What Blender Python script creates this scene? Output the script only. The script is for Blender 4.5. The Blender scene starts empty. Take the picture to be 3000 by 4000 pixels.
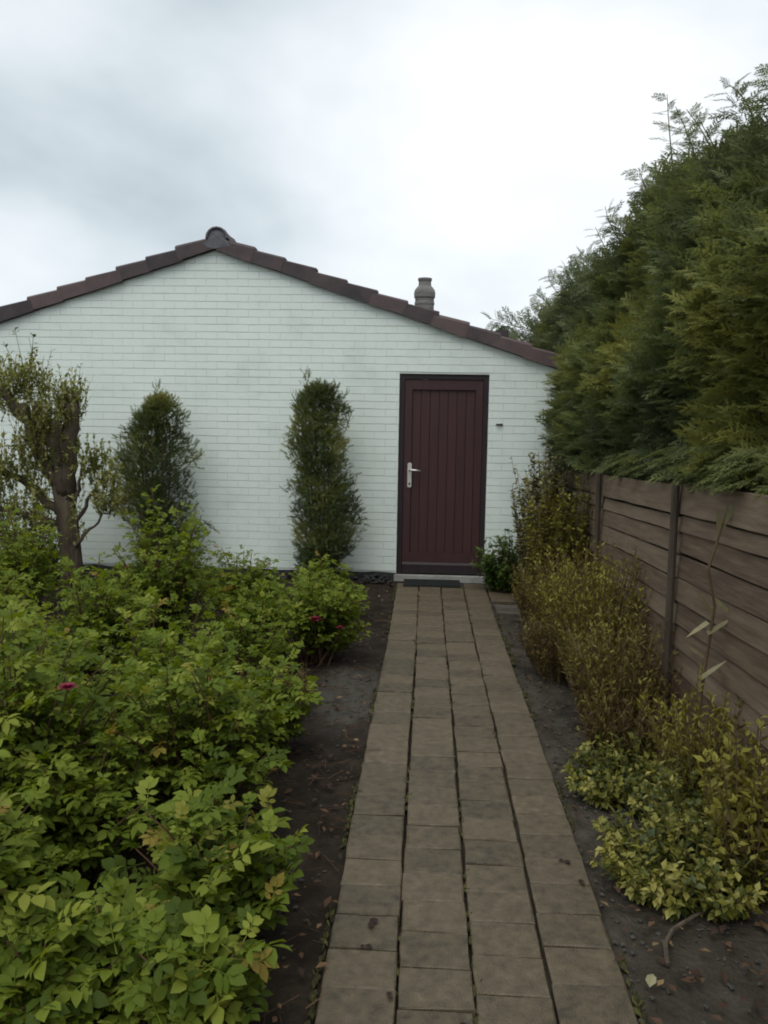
import bpy, math
import numpy as np
from mathutils import Matrix, Vector, noise as mnoise

S = bpy.context.scene
COL = S.collection
R = math.radians

# ------------------------------------------------------------------ camera
CAM_F, PITCH, YAW, ROLL, EYE = 1808.17, 0.1017, 0.0504, 0.0169, 1.5626
cd = bpy.data.cameras.new('camera')
cd.sensor_fit = 'VERTICAL'; cd.sensor_height = 36.0
cd.lens = CAM_F / 2212.0 * 36.0
cd.clip_start = 0.05; cd.clip_end = 3000.0
cam = bpy.data.objects.new('camera', cd); COL.objects.link(cam)
f0 = Vector((-math.sin(YAW), math.cos(YAW), 0)); r0 = Vector((math.cos(YAW), math.sin(YAW), 0)); u0 = Vector((0, 0, 1))
fw = f0 * math.cos(PITCH) - u0 * math.sin(PITCH); up = u0 * math.cos(PITCH) + f0 * math.sin(PITCH)
cr = r0 * math.cos(ROLL) + up * math.sin(ROLL); cu = up * math.cos(ROLL) - r0 * math.sin(ROLL)
M = Matrix.Identity(4)
for i in range(3):
    M[i][0], M[i][1], M[i][2] = cr[i], cu[i], -fw[i]
M[2][3] = EYE
cam.matrix_world = M
S.camera = cam

# ------------------------------------------------------------------ sky, sun, exposure
SUN_EL, SUN_AZ = R(62), R(195)         # hidden sun: high and behind the camera, veiled by cloud (azimuth from +Y to +X)
W = bpy.data.worlds.new('World'); S.world = W; W.use_nodes = True
nt = W.node_tree; nt.nodes.clear()
def N(tree, t, **k):
    n = tree.nodes.new(t)
    for a, b in k.items():
        setattr(n, a, b)
    return n
out = N(nt, 'ShaderNodeOutputWorld'); bg = N(nt, 'ShaderNodeBackground')
sky = N(nt, 'ShaderNodeTexSky', sky_type='NISHITA', sun_disc=False, sun_elevation=SUN_EL, sun_rotation=SUN_AZ)
skm = N(nt, 'ShaderNodeVectorMath', operation='SCALE'); skm.inputs['Scale'].default_value = 0.1
tc = N(nt, 'ShaderNodeTexCoord')
mp = N(nt, 'ShaderNodeMapping'); mp.inputs['Scale'].default_value = (1.0, 1.0, 1.9); mp.inputs['Location'].default_value = (17.4, 8.0, 1.5)
nz = N(nt, 'ShaderNodeTexNoise'); nz.inputs['Scale'].default_value = 1.7; nz.inputs['Detail'].default_value = 5; nz.inputs['Roughness'].default_value = 0.5
nz.inputs['Distortion'].default_value = 0.15
cr_ = N(nt, 'ShaderNodeValToRGB')
cr_.color_ramp.elements[0].position = 0.33; cr_.color_ramp.elements[0].color = (0.47, 0.535, 0.57, 1)
cr_.color_ramp.elements[1].position = 0.72; cr_.color_ramp.elements[1].color = (1.02, 1.03, 1.035, 1)
e = cr_.color_ramp.elements.new(0.45); e.color = (0.64, 0.70, 0.735, 1)
dot = N(nt, 'ShaderNodeVectorMath', operation='DOT_PRODUCT')
dot.inputs[1].default_value = (math.sin(SUN_AZ) * math.cos(SUN_EL), math.cos(SUN_AZ) * math.cos(SUN_EL), math.sin(SUN_EL))
gl = N(nt, 'ShaderNodeMapRange', interpolation_type='SMOOTHSTEP')
gl.inputs['From Min'].default_value = 0.55; gl.inputs['From Max'].default_value = 1.0
gl.inputs['To Min'].default_value = 1.0; gl.inputs['To Max'].default_value = 1.35
gm = N(nt, 'ShaderNodeVectorMath', operation='SCALE')
mixs = N(nt, 'ShaderNodeMix', data_type='RGBA'); mixs.inputs['Factor'].default_value = 0.9
L = nt.links.new
L(tc.outputs['Generated'], mp.inputs['Vector']); L(mp.outputs['Vector'], nz.inputs['Vector'])
L(nz.outputs['Fac'], cr_.inputs['Fac']); L(tc.outputs['Generated'], dot.inputs[0])
L(dot.outputs['Value'], gl.inputs['Value']); L(cr_.outputs['Color'], gm.inputs[0]); L(gl.outputs['Result'], gm.inputs['Scale'])
L(sky.outputs['Color'], skm.inputs[0]); L(skm.outputs['Vector'], mixs.inputs[6]); L(gm.outputs['Vector'], mixs.inputs[7])
L(mixs.outputs[2], bg.inputs['Color']); L(bg.outputs['Background'], out.inputs['Surface'])
bg.inputs['Strength'].default_value = 1.0

sd = bpy.data.lights.new('sun', 'SUN'); sd.energy = 1.15; sd.angle = R(45); sd.color = (1.0, 0.95, 0.87)
so = bpy.data.objects.new('sun', sd); COL.objects.link(so)
sdir = Vector((math.sin(SUN_AZ) * math.cos(SUN_EL), math.cos(SUN_AZ) * math.cos(SUN_EL), math.sin(SUN_EL)))
so.rotation_euler = sdir.to_track_quat('Z', 'Y').to_euler(); so.location = (0, 0, 30)

vs = S.view_settings
vs.view_transform = 'Standard'; vs.look = 'None'; vs.gamma = 1.0; vs.use_curve_mapping = False
vs.exposure = 0.30
S.render.film_transparent = False
S.cycles.filter_width = 1.9
S.cycles.max_bounces = 8; S.cycles.transparent_max_bounces = 8

# ------------------------------------------------------------------ helpers
class MB:
    """collects triangles and quads; build() links them as one mesh object"""
    def __init__(self):
        self.v = []; self.f3 = []; self.f4 = []; self.r = []; self.n = 0
    def add(self, V, F, rnd=0.5):
        V = np.asarray(V, float).reshape(-1, 3)
        if np.ndim(rnd) == 0:
            rnd = np.full(len(V), float(rnd))
        self.v.append(V); self.r.append(np.asarray(rnd, float))
        for k in F if isinstance(F, (list, tuple)) and len(F) and isinstance(F[0], np.ndarray) else [F]:
            if isinstance(k, np.ndarray):
                (self.f3 if k.shape[1] == 3 else self.f4).append(k + self.n)
            else:
                for q in k:
                    (self.f3 if len(q) == 3 else self.f4).append(np.asarray([q]) + self.n)
        self.n += len(V)
        return self
    def box(self, x0, x1, y0, y1, z0, z1, rnd=0.5):
        V = [(x0, y0, z0), (x1, y0, z0), (x1, y1, z0), (x0, y1, z0), (x0, y0, z1), (x1, y0, z1), (x1, y1, z1), (x0, y1, z1)]
        return self.add(V, [(0, 3, 2, 1), (4, 5, 6, 7), (0, 1, 5, 4), (1, 2, 6, 5), (2, 3, 7, 6), (3, 0, 4, 7)], rnd)
    def mesh(self, name, smooth=False):
        me = bpy.data.meshes.new(name)
        V = np.concatenate(self.v)
        f3 = np.concatenate(self.f3) if self.f3 else np.zeros((0, 3), int)
        f4 = np.concatenate(self.f4) if self.f4 else np.zeros((0, 4), int)
        me.vertices.add(len(V)); me.vertices.foreach_set('co', V.astype(np.float32).ravel())
        loops = np.concatenate([f3.ravel(), f4.ravel()]).astype(np.int32)
        me.loops.add(len(loops)); me.loops.foreach_set('vertex_index', loops)
        st = np.concatenate([np.arange(len(f3)) * 3, len(f3) * 3 + np.arange(len(f4)) * 4]).astype(np.int32)
        me.polygons.add(len(st)); me.polygons.foreach_set('loop_start', st)
        me.polygons.foreach_set('use_smooth', np.full(len(st), bool(smooth)))
        a = me.attributes.new('rnd', 'FLOAT', 'POINT'); a.data.foreach_set('value', np.concatenate(self.r).astype(np.float32))
        me.update(calc_edges=True); me.validate()
        return me
    def build(self, name, mat, parent=None, smooth=False, loc=None):
        return link(name, self.mesh(name, smooth), mat, parent, loc)

def link(name, me, mat, parent=None, loc=None, rot=None):
    if mat is not None and not me.materials:
        me.materials.append(mat)
    o = bpy.data.objects.new(name, me); COL.objects.link(o)
    if parent is not None: o.parent = parent
    if loc is not None: o.location = loc
    if rot is not None: o.rotation_euler = rot
    return o
def empty(name, loc=(0, 0, 0)):
    o = bpy.data.objects.new(name, None); COL.objects.link(o); o.location = loc; o.empty_display_size = 0.1
    return o
def tag(o, label=None, cat=None, group=None, kind=None):
    if label: o['label'] = label
    if cat: o['category'] = cat
    if group: o['group'] = group
    if kind: o['kind'] = kind
    return o
def nrm(a):
    return a / np.maximum(np.linalg.norm(a, axis=-1, keepdims=True), 1e-9)
def scatter(mb, tmpl, P, D, Nn, sl, sw=None, rnd=0.5):
    """place a template (x across, y along, z normal) at P, along D, facing Nn"""
    TV, TF = tmpl
    P = np.asarray(P, float); n = len(P)
    if n == 0: return
    D = nrm(np.asarray(D, float)); X = nrm(np.cross(D, Nn)); Z = np.cross(X, D)
    sl = np.broadcast_to(np.asarray(sl, float), (n,)); sw = sl if sw is None else np.broadcast_to(np.asarray(sw, float), (n,))
    TV = np.asarray(TV, float)
    V = P[:, None, :] + (TV[None, :, 0, None] * sw[:, None, None]) * X[:, None, :] + (TV[None, :, 1, None] * sl[:, None, None]) * D[:, None, :] + (TV[None, :, 2, None] * sw[:, None, None]) * Z[:, None, :]
    k = len(TV); offs = (np.arange(n) * k)[:, None, None]
    r = np.repeat(np.broadcast_to(np.asarray(rnd, float), (n,)), k)
    fs = []
    for T in TF:
        T = np.asarray(T); fs.append((T[None] + offs).reshape(-1, T.shape[1]))
    mb.add(V.reshape(-1, 3), fs, r)
def tube(mb, pts, rad, n=6, rnd=0.5, cap=True):
    pts = np.asarray(pts, float); m = len(pts); rad = np.broadcast_to(np.asarray(rad, float), (m,))
    T = nrm(np.gradient(pts, axis=0)); ref = np.array([0.31, 0.2, 0.93])
    if abs(T[0] @ ref) > 0.9: ref = np.array([1.0, 0.1, 0])
    X = nrm(np.cross(T, ref)); Y = np.cross(T, X)
    a = np.arange(n) / n * 2 * math.pi
    V = pts[:, None] + rad[:, None, None] * (np.cos(a)[None, :, None] * X[:, None] + np.sin(a)[None, :, None] * Y[:, None])
    F = []
    for i in range(m - 1):
        for j in range(n):
            F.append((i * n + j, i * n + (j + 1) % n, (i + 1) * n + (j + 1) % n, (i + 1) * n + j))
    V = V.reshape(-1, 3); fs = [np.array(F)]
    if cap:
        V = np.vstack([V, pts[-1:], pts[:1]]); c = len(V) - 2
        fs.append(np.array([((m - 1) * n + j, (m - 1) * n + (j + 1) % n, c) for j in range(n)] + [((j + 1) % n, j, c + 1) for j in range(n)]))
    mb.add(V, fs, rnd)
def bez(a, b, c, t):
    a, b, c = (np.asarray(q, float) for q in (a, b, c)); t = np.asarray(t)[:, None]
    return (1 - t) ** 2 * a + 2 * t * (1 - t) * b + t * t * c
def rdirs(rng, n):
    return nrm(rng.normal(size=(n, 3)))
def nz3(P, s, off=0.0):
    return np.array([mnoise.noise(Vector((p[0] * s + off, p[1] * s, p[2] * s))) for p in P])

# templates ---------------------------------------------------------------
LEAFLET = (np.array([(0, 0, 0), (-.27, .33, .07), (.27, .33, .07), (0, .33, 0), (-.23, .68, .04), (.23, .68, .04), (0, .7, -.03), (0, 1, -.12)], float),
           [np.array([(0, 2, 3), (0, 3, 1), (6, 5, 7), (4, 6, 7)]), np.array([(3, 2, 5, 6), (1, 3, 6, 4)])])
SMALL = (np.array([(0, 0, 0), (-.26, .45, .06), (.26, .45, .06), (0, .5, 0), (0, 1, -.06)], float), [np.array([(0, 2, 3), (0, 3, 1), (3, 2, 4), (1, 3, 4)])])
BLADE = (np.array([(-.5, 0, 0), (.5, 0, 0), (-.4, .55, .1), (.4, .55, .1), (0, 1, 0)], float), [np.array([(0, 1, 3, 2)]), np.array([(2, 3, 4)])])
STICK = (np.array([(-.5, 0, -.3), (.5, 0, -.3), (0, 0, .58), (-.3, 1, -.18), (.3, 1, -.18), (0, 1, .35)], float),
         [np.array([(0, 1, 4, 3), (1, 2, 5, 4), (2, 0, 3, 5)]), np.array([(3, 4, 5)])])
def combine(parts):
    V = []; f3 = []; f4 = []; n = 0
    for v, F in parts:
        V.append(v)
        for T in F:
            (f3 if T.shape[1] == 3 else f4).append(T + n)
        n += len(v)
    F = []
    if f3: F.append(np.concatenate(f3))
    if f4: F.append(np.concatenate(f4))
    return np.concatenate(V), F
def rot_tmpl(t, ang, sc, pos, tilt=0.0, wide=1.0):
    v = t[0].copy() * sc; v[:, 0] *= wide
    c, s = math.cos(tilt), math.sin(tilt); v = np.stack([v[:, 0], v[:, 1] * c - v[:, 2] * s, v[:, 1] * s + v[:, 2] * c], 1)
    c, s = math.cos(ang), math.sin(ang); v = np.stack([v[:, 0] * c + v[:, 1] * s, -v[:, 0] * s + v[:, 1] * c, v[:, 2]], 1)
    return v + np.asarray(pos, float), t[1]
def rose_leaf(seed):
    g = np.random.default_rng(seed); parts = []
    zc = lambda y: -0.30 * y * y + 0.05 * y
    parts.append((np.array([(-.012, 0, 0), (.012, 0, 0), (-.01, .5, zc(.5)), (.01, .5, zc(.5)), (-.008, .74, zc(.74)), (.008, .74, zc(.74))], float), [np.array([(0, 1, 3, 2), (2, 3, 5, 4)])]))
    for k, y in enumerate((.26, .47, .66)):
        for s in (-1, 1):
            parts.append(rot_tmpl(LEAFLET, s * (1.15 - .12 * k + g.normal() * .12), .36 + .05 * k + g.normal() * .045, (s * .012, y + g.normal() * .015, zc(y)), g.normal() * .38 - .1, 1.05 + g.normal() * .12))
    parts.append(rot_tmpl(LEAFLET, g.normal() * .1, .46, (0, .73, zc(.73)), -.35 + g.normal() * .12, 1.15))
    return combine(parts)
ROSE = [rose_leaf(i) for i in range(6)]
def twig(seed, n=11, ln=.2, wd=.035, taper=.6):
    g = np.random.default_rng(seed); parts = [(STICK[0] * np.array([.025, 1, .025]), STICK[1])]
    for i in range(n):
        y = .08 + .9 * i / n
        for s in (-1, 1):
            q = np.array([(-wd / ln * .5, 0, 0), (wd / ln * .5, 0, 0), (0, 1, .05)], float)
            parts.append(rot_tmpl((q, [np.array([(0, 1, 2)])]), s * (.75 + g.normal() * .2), ln * (1 - taper * .5 * y) * g.uniform(.8, 1.2), (0, y, 0), g.normal() * .35))
    return combine(parts)
YEW = [twig(i, 9, .30, .07) for i in range(4)]
def cyp_spray(seed):
    """flat drooping spray of a false cypress: axis, side branchlets and their own short twiglets"""
    g = np.random.default_rng(seed); parts = []
    def zc(y): return -.22 * y * y
    def strip(a, b, w):
        a = np.array(a); b = np.array(b); d = b - a; n = np.array([d[1], -d[0], 0]); n = n / max(np.linalg.norm(n), 1e-6) * w
        return (np.array([a - n, a + n, (a + b) / 2 + n * .9, (a + b) / 2 - n * .9, b]), [np.array([(0, 1, 2, 3)]), np.array([(3, 2, 4)])])
    def tri(a, b, w):
        a = np.array(a); b = np.array(b); d = b - a; n = np.array([d[1], -d[0], 0]); n = n / max(np.linalg.norm(n), 1e-6) * w
        return (np.array([a - n, a + n, b]), [np.array([(0, 1, 2)])])
    parts.append(strip((0, 0, 0), (g.normal() * .05, 1, zc(1)), .018))
    for i in range(7):
        y = .1 + .12 * i
        for s in (-1, 1):
            l = (.46 - .04 * i) * g.uniform(.75, 1.2); an = .7 + g.normal() * .12
            b = (s * l * math.sin(an), y + l * math.cos(an), zc(y) - .12 * l + g.normal() * .03)
            parts.append(strip((0, y, zc(y)), b, .020))
            for t in (.35, .62):
                p = np.array((0, y, zc(y))) * (1 - t) + np.array(b) * t
                l2 = l * .38
                parts.append(tri(p, p + np.array((s * l2 * .25, l2, -.03)), .018))
                parts.append(tri(p, p + np.array((s * l2, l2 * .35, -.04)), .018))
    return combine(parts)
CYP = [cyp_spray(i) for i in range(5)]

# materials ---------------------------------------------------------------
def newmat(name):
    m = bpy.data.materials.new(name); m.use_nodes = True
    t = m.node_tree; t.nodes.clear()
    o = N(t, 'ShaderNodeOutputMaterial'); p = N(t, 'ShaderNodeBsdfPrincipled')
    t.links.new(p.outputs[0], o.inputs['Surface'])
    return m, t, p, o
def ramp(t, fac, stops):
    r = N(t, 'ShaderNodeValToRGB'); els = r.color_ramp.elements
    while len(els) < len(stops): els.new(0.5)
    for e, (p, c) in zip(els, stops):
        e.position = p; e.color = (*c, 1)
    t.links.new(fac, r.inputs['Fac']); return r.outputs['Color']
def leafmat(name, stops, trans=0.3, rough=0.45, obj=False, spec=0.35):
    m, t, p, o = newmat(name)
    if obj:
        src = N(t, 'ShaderNodeObjectInfo').outputs['Random']
    else:
        src = N(t, 'ShaderNodeAttribute', attribute_name='rnd').outputs['Fac']
    tcn = N(t, 'ShaderNodeTexCoord'); n1 = N(t, 'ShaderNodeTexNoise'); n1.inputs['Scale'].default_value = 40; n1.inputs['Detail'].default_value = 2
    t.links.new(tcn.outputs['Object'], n1.inputs['Vector'])
    ad = N(t, 'ShaderNodeMath', operation='MULTIPLY_ADD'); ad.inputs[1].default_value = 0.24; ad.inputs[2].default_value = -0.12
    t.links.new(n1.outputs['Fac'], ad.inputs[0])
    a2 = N(t, 'ShaderNodeMath', operation='ADD', use_clamp=True); t.links.new(src, a2.inputs[0]); t.links.new(ad.outputs[0], a2.inputs[1])
    c = ramp(t, a2.outputs[0], stops)
    p.inputs['Roughness'].default_value = rough; p.inputs['Specular IOR Level'].default_value = spec
    t.links.new(c, p.inputs['Base Color'])
    tr = N(t, 'ShaderNodeBsdfTranslucent'); hs = N(t, 'ShaderNodeHueSaturation'); hs.inputs['Hue'].default_value = 0.485; hs.inputs['Saturation'].default_value = 1.1; hs.inputs['Value'].default_value = 1.25
    t.links.new(c, hs.inputs['Color']); t.links.new(hs.outputs[0], tr.inputs['Color'])
    mx = N(t, 'ShaderNodeMixShader'); mx.inputs[0].default_value = trans
    t.links.new(p.outputs[0], mx.inputs[1]); t.links.new(tr.outputs[0], mx.inputs[2]); t.links.new(mx.outputs[0], o.inputs['Surface'])
    return m
def surf(name, stops, scale=6.0, detail=6, rough=0.85, bump=0.3, bscale=60.0, bdist=0.004, stretch=(1, 1, 1), objrnd=0.0, spec=0.3, coord='Object', rrange=None):
    """noise-coloured rough surface; objrnd shifts the tone from piece to piece"""
    m, t, p, o = newmat(name)
    tcn = N(t, 'ShaderNodeTexCoord'); mp = N(t, 'ShaderNodeMapping'); mp.inputs['Scale'].default_value = stretch
    src = tcn.outputs['Object'] if coord == 'Object' else N(t, 'ShaderNodeNewGeometry').outputs['Position']
    t.links.new(src, mp.inputs['Vector'])
    oi = N(t, 'ShaderNodeObjectInfo')
    n1 = N(t, 'ShaderNodeTexNoise', noise_dimensions='4D'); n1.inputs['Scale'].default_value = scale; n1.inputs['Detail'].default_value = detail; n1.inputs['Roughness'].default_value = 0.6
    t.links.new(mp.outputs[0], n1.inputs['Vector'])
    if coord == 'Object':
        mw = N(t, 'ShaderNodeMath', operation='MULTIPLY'); mw.inputs[1].default_value = 37.0
        t.links.new(oi.outputs['Random'], mw.inputs[0]); t.links.new(mw.outputs[0], n1.inputs['W'])
    fac = n1.outputs['Fac']
    if objrnd:
        a = N(t, 'ShaderNodeMath', operation='MULTIPLY_ADD'); a.inputs[1].default_value = objrnd; a.inputs[2].default_value = -objrnd / 2
        t.links.new(oi.outputs['Random'], a.inputs[0])
        b = N(t, 'ShaderNodeMath', operation='ADD', use_clamp=True); t.links.new(fac, b.inputs[0]); t.links.new(a.outputs[0], b.inputs[1]); fac = b.outputs[0]
    t.links.new(ramp(t, fac, stops), p.inputs['Base Color'])
    p.inputs['Roughness'].default_value = rough; p.inputs['Specular IOR Level'].default_value = spec
    n2 = N(t, 'ShaderNodeTexNoise'); n2.inputs['Scale'].default_value = bscale; n2.inputs['Detail'].default_value = 4
    t.links.new(mp.outputs[0], n2.inputs['Vector'])
    bp = N(t, 'ShaderNodeBump'); bp.inputs['Strength'].default_value = bump; bp.inputs['Distance'].default_value = bdist
    t.links.new(n2.outputs['Fac'], bp.inputs['Height']); t.links.new(bp.outputs[0], p.inputs['Normal'])
    return m
MT = {}
MT['paint'] = surf('white_painted_brick', [(.25, (.60, .67, .62)), (.45, (.70, .77, .72)), (.7, (.75, .81, .77))], scale=2.2, rough=.75, bump=.5, bscale=90, bdist=.003, coord='World')
MT['mortar'] = surf('painted_mortar', [(.3, (.60, .67, .62)), (.7, (.74, .80, .76))], scale=5, rough=.85, bump=.6, bscale=120, bdist=.004, coord='World')
MT['tile'] = surf('roof_tile', [(.25, (.050, .042, .046)), (.5, (.078, .060, .062)), (.75, (.110, .080, .078))], scale=7, rough=.8, bump=.5, bscale=50, objrnd=.5)
MT['ridge'] = surf('ridge_tile', [(.3, (.075, .072, .085)), (.7, (.13, .115, .12))], scale=9, rough=.8, bump=.4, bscale=40, objrnd=.2)
MT['mortarfill'] = surf('ridge_mortar', [(.3, (.085, .085, .10)), (.7, (.145, .145, .16))], scale=14, rough=.9, bump=.6, bscale=60)
MT['clay'] = surf('grey_clay', [(.3, (.11, .108, .105)), (.7, (.21, .205, .195))], scale=8, rough=.85, bump=.4, bscale=50, stretch=(1, 1, 3))
MT['door'] = surf('dark_brown_door', [(.3, (.040, .016, .0165)), (.7, (.058, .023, .023))], scale=5, rough=.5, bump=.25, bscale=40, bdist=.002, stretch=(6, 6, .5), objrnd=.15, spec=.35)
MT['frame'] = surf('dark_door_frame', [(.3, (.018, .012, .014)), (.7, (.028, .018, .020))], scale=6, rough=.55, bump=.2, bscale=40, stretch=(3, 3, .7))
MT['sill'] = surf('pale_stone_sill', [(.3, (.22, .22, .20)), (.7, (.34, .34, .32))], scale=10, rough=.8, bump=.4, bscale=60)
MT['rubber'] = surf('black_rubber', [(.3, (.010, .011, .012)), (.7, (.022, .023, .024))], scale=30, rough=.8, bump=.6, bscale=220, bdist=.004)
MT['tar'] = surf('black_tar_plinth', [(.3, (.016, .017, .018)), (.7, (.04, .04, .04))], scale=9, rough=.8, bump=.8, bscale=30, bdist=.01)
MT['paver'] = surf('concrete_paver', [(.25, (.036, .027, .016)), (.42, (.074, .057, .033)), (.56, (.099, .077, .045)), (.70, (.126, .098, .059)), (.82, (.178, .142, .093))], scale=26, detail=10, rough=.60, spec=.55, bump=.9, bscale=170, bdist=.004, objrnd=.20)
MT['edging'] = surf('worn_edging', [(.3, (.05, .043, .036)), (.7, (.10, .085, .07))], scale=8, rough=.9, bump=.6, bscale=70, objrnd=.3)
MT['plank'] = surf('weathered_plank', [(.25, (.086, .058, .037)), (.5, (.146, .105, .070)), (.75, (.208, .155, .108))], scale=5, detail=8, rough=.85, bump=.6, bscale=30, bdist=.004, stretch=(14, .7, 9), objrnd=.35)
MT['post'] = surf('fence_post', [(.3, (.050, .038, .027)), (.7, (.10, .079, .059))], scale=6, rough=.9, bump=.5, bscale=40, stretch=(4, 4, .7))
MT['bark'] = surf('bark', [(.3, (.055, .042, .030)), (.6, (.105, .082, .058)), (.8, (.16, .135, .10))], scale=9, rough=.95, bump=1, bscale=35, bdist=.02, stretch=(1, 1, .35))
MT['cane'] = surf('rose_cane', [(.3, (.05, .026, .014)), (.7, (.11, .06, .032))], scale=12, rough=.8, bump=.3)
MT['twig'] = surf('twig', [(.3, (.045, .034, .020)), (.7, (.11, .085, .045))], scale=12, rough=.9, bump=.3)
MT['greencane'] = surf('green_stem', [(.3, (.07, .07, .022)), (.7, (.13, .12, .04))], scale=12, rough=.8, bump=.3)
MT['dry'] = surf('dry_stem', [(.3, (.06, .038, .020)), (.7, (.14, .095, .048))], scale=12, rough=.9, bump=.3)
MT['iron'] = surf('dark_iron', [(.3, (.04, .035, .03)), (.7, (.09, .07, .055))], scale=30, rough=.7, bump=.3)
m, t, p, o = newmat('brushed_metal'); p.inputs['Base Color'].default_value = (.62, .60, .56, 1); p.inputs['Metallic'].default_value = .7; p.inputs['Roughness'].default_value = .42; MT['metal'] = m
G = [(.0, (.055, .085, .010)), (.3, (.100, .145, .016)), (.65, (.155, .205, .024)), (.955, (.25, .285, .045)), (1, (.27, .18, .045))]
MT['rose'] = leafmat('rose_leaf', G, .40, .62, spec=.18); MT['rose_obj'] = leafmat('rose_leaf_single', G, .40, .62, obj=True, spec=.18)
MT['petal'] = leafmat('dark_pink_petal', [(0, (.15, .010, .028)), (1, (.27, .025, .055))], .2, .6)
MT['petal_red'] = leafmat('red_petal', [(0, (.20, .012, .016)), (1, (.34, .03, .035))], .2, .6)
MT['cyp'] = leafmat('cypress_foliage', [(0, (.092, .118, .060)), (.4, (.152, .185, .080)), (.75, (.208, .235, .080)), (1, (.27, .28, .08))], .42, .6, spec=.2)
MT['yew'] = leafmat('yew_foliage', [(0, (.058, .080, .034)), (.45, (.112, .142, .046)), (.8, (.195, .205, .058)), (1, (.29, .28, .09))], .35, .6, spec=.2)
MT['tuft'] = leafmat('clipped_shoot_leaf', [(0, (.070, .085, .018)), (.4, (.140, .160, .034)), (.75, (.24, .25, .07)), (1, (.42, .42, .19))], .42, .6, spec=.2)
MT['pale'] = leafmat('pale_variegated_leaf', [(0, (.05, .062, .02)), (.4, (.11, .11, .045)), (.75, (.20, .18, .085)), (1, (.34, .32, .18))], .3, .5)
MT['bush'] = leafmat('glossy_bush_leaf', [(0, (.018, .040, .008)), (.5, (.048, .088, .014)), (1, (.11, .16, .028))], .25, .4)
MT['heath'] = leafmat('olive_heath_leaf', [(0, (.085, .058, .014)), (.3, (.13, .112, .016)), (.6, (.175, .165, .020)), (1, (.27, .25, .04))], .25, .65)
MT['heath_red'] = leafmat('brown_heath_leaf', [(0, (.075, .045, .018)), (.4, (.115, .085, .022)), (.75, (.145, .130, .022)), (1, (.22, .20, .04))], .25, .65)
MT['euon'] = leafmat('variegated_ground_leaf', [(0, (.04, .06, .016)), (.35, (.095, .11, .02)), (.7, (.20, .19, .03)), (1, (.36, .33, .09))], .25, .45)
MT['litter'] = leafmat('dead_leaf', [(0, (.022, .013, .009)), (.5, (.055, .03, .018)), (.85, (.11, .062, .032)), (1, (.22, .15, .07))], .05, .9)
MT['core'] = surf('dead_inner_twigs', [(.3, (.045, .05, .028)), (.7, (.085, .088, .048))], scale=14, rough=1, bump=1, bscale=25, bdist=.05)
MT['pebble'] = surf('pebble', [(.3, (.03, .028, .024)), (.7, (.085, .078, .068))], scale=20, rough=.9, bump=.2)
# soil: dark humus left of the path, grey sandy soil right of it
m, t, p, o = newmat('garden_soil')
pos = N(t, 'ShaderNodeNewGeometry').outputs['Position']; sx = N(t, 'ShaderNodeSeparateXYZ'); t.links.new(pos, sx.inputs[0])
n1 = N(t, 'ShaderNodeTexNoise'); n1.inputs['Scale'].default_value = 7; n1.inputs['Detail'].default_value = 9; n1.inputs['Roughness'].default_value = .68; t.links.new(pos, n1.inputs['Vector'])
cl = ramp(t, n1.outputs['Fac'], [(.3, (.013, .010, .007)), (.5, (.024, .018, .013)), (.72, (.045, .033, .022))])
crr = ramp(t, n1.outputs['Fac'], [(.3, (.027, .023, .017)), (.5, (.050, .043, .033)), (.72, (.080, .070, .055))])
mr = N(t, 'ShaderNodeMapRange'); mr.inputs['From Min'].default_value = .1; mr.inputs['From Max'].default_value = .3; t.links.new(sx.outputs[0], mr.inputs['Value'])
mx = N(t, 'ShaderNodeMix', data_type='RGBA'); t.links.new(mr.outputs[0], mx.inputs['Factor']); t.links.new(cl, mx.inputs[6]); t.links.new(crr, mx.inputs[7])
# a patch of pale sand spilt beside the path
dv = N(t, 'ShaderNodeVectorMath', operation='SUBTRACT'); dv.inputs[1].default_value = (-.42, 4.85, 0); t.links.new(pos, dv.inputs[0])
ds = N(t, 'ShaderNodeVectorMath', operation='MULTIPLY'); ds.inputs[1].default_value = (3.4, 1.15, 0); t.links.new(dv.outputs[0], ds.inputs[0])
dl_ = N(t, 'ShaderNodeVectorMath', operation='LENGTH'); t.links.new(ds.outputs[0], dl_.inputs[0])
da = N(t, 'ShaderNodeMath', operation='MULTIPLY_ADD'); da.inputs[1].default_value = 1.6; t.links.new(n1.outputs['Fac'], da.inputs[0]); t.links.new(dl_.outputs['Value'], da.inputs[2])
dm_ = N(t, 'ShaderNodeMapRange', interpolation_type='SMOOTHSTEP'); dm_.inputs['From Min'].default_value = 1.15; dm_.inputs['From Max'].default_value = 1.75; dm_.inputs['To Min'].default_value = 1; dm_.inputs['To Max'].default_value = 0; t.links.new(da.outputs[0], dm_.inputs['Value'])
mx2 = N(t, 'ShaderNodeMix', data_type='RGBA'); t.links.new(dm_.outputs[0], mx2.inputs['Factor']); t.links.new(mx.outputs[2], mx2.inputs[6]); mx2.inputs[7].default_value = (.064, .060, .050, 1)
t.links.new(mx2.outputs[2], p.inputs['Base Color']); p.inputs['Roughness'].default_value = .95; p.inputs['Specular IOR Level'].default_value = .15
n2 = N(t, 'ShaderNodeTexNoise'); n2.inputs['Scale'].default_value = 55; n2.inputs['Detail'].default_value = 6; t.links.new(pos, n2.inputs['Vector'])
bp = N(t, 'ShaderNodeBump'); bp.inputs['Strength'].default_value = .9; bp.inputs['Distance'].default_value = .015; t.links.new(n2.outputs['Fac'], bp.inputs['Height']); t.links.new(bp.outputs[0], p.inputs['Normal'])
MT['soil'] = m

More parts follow.
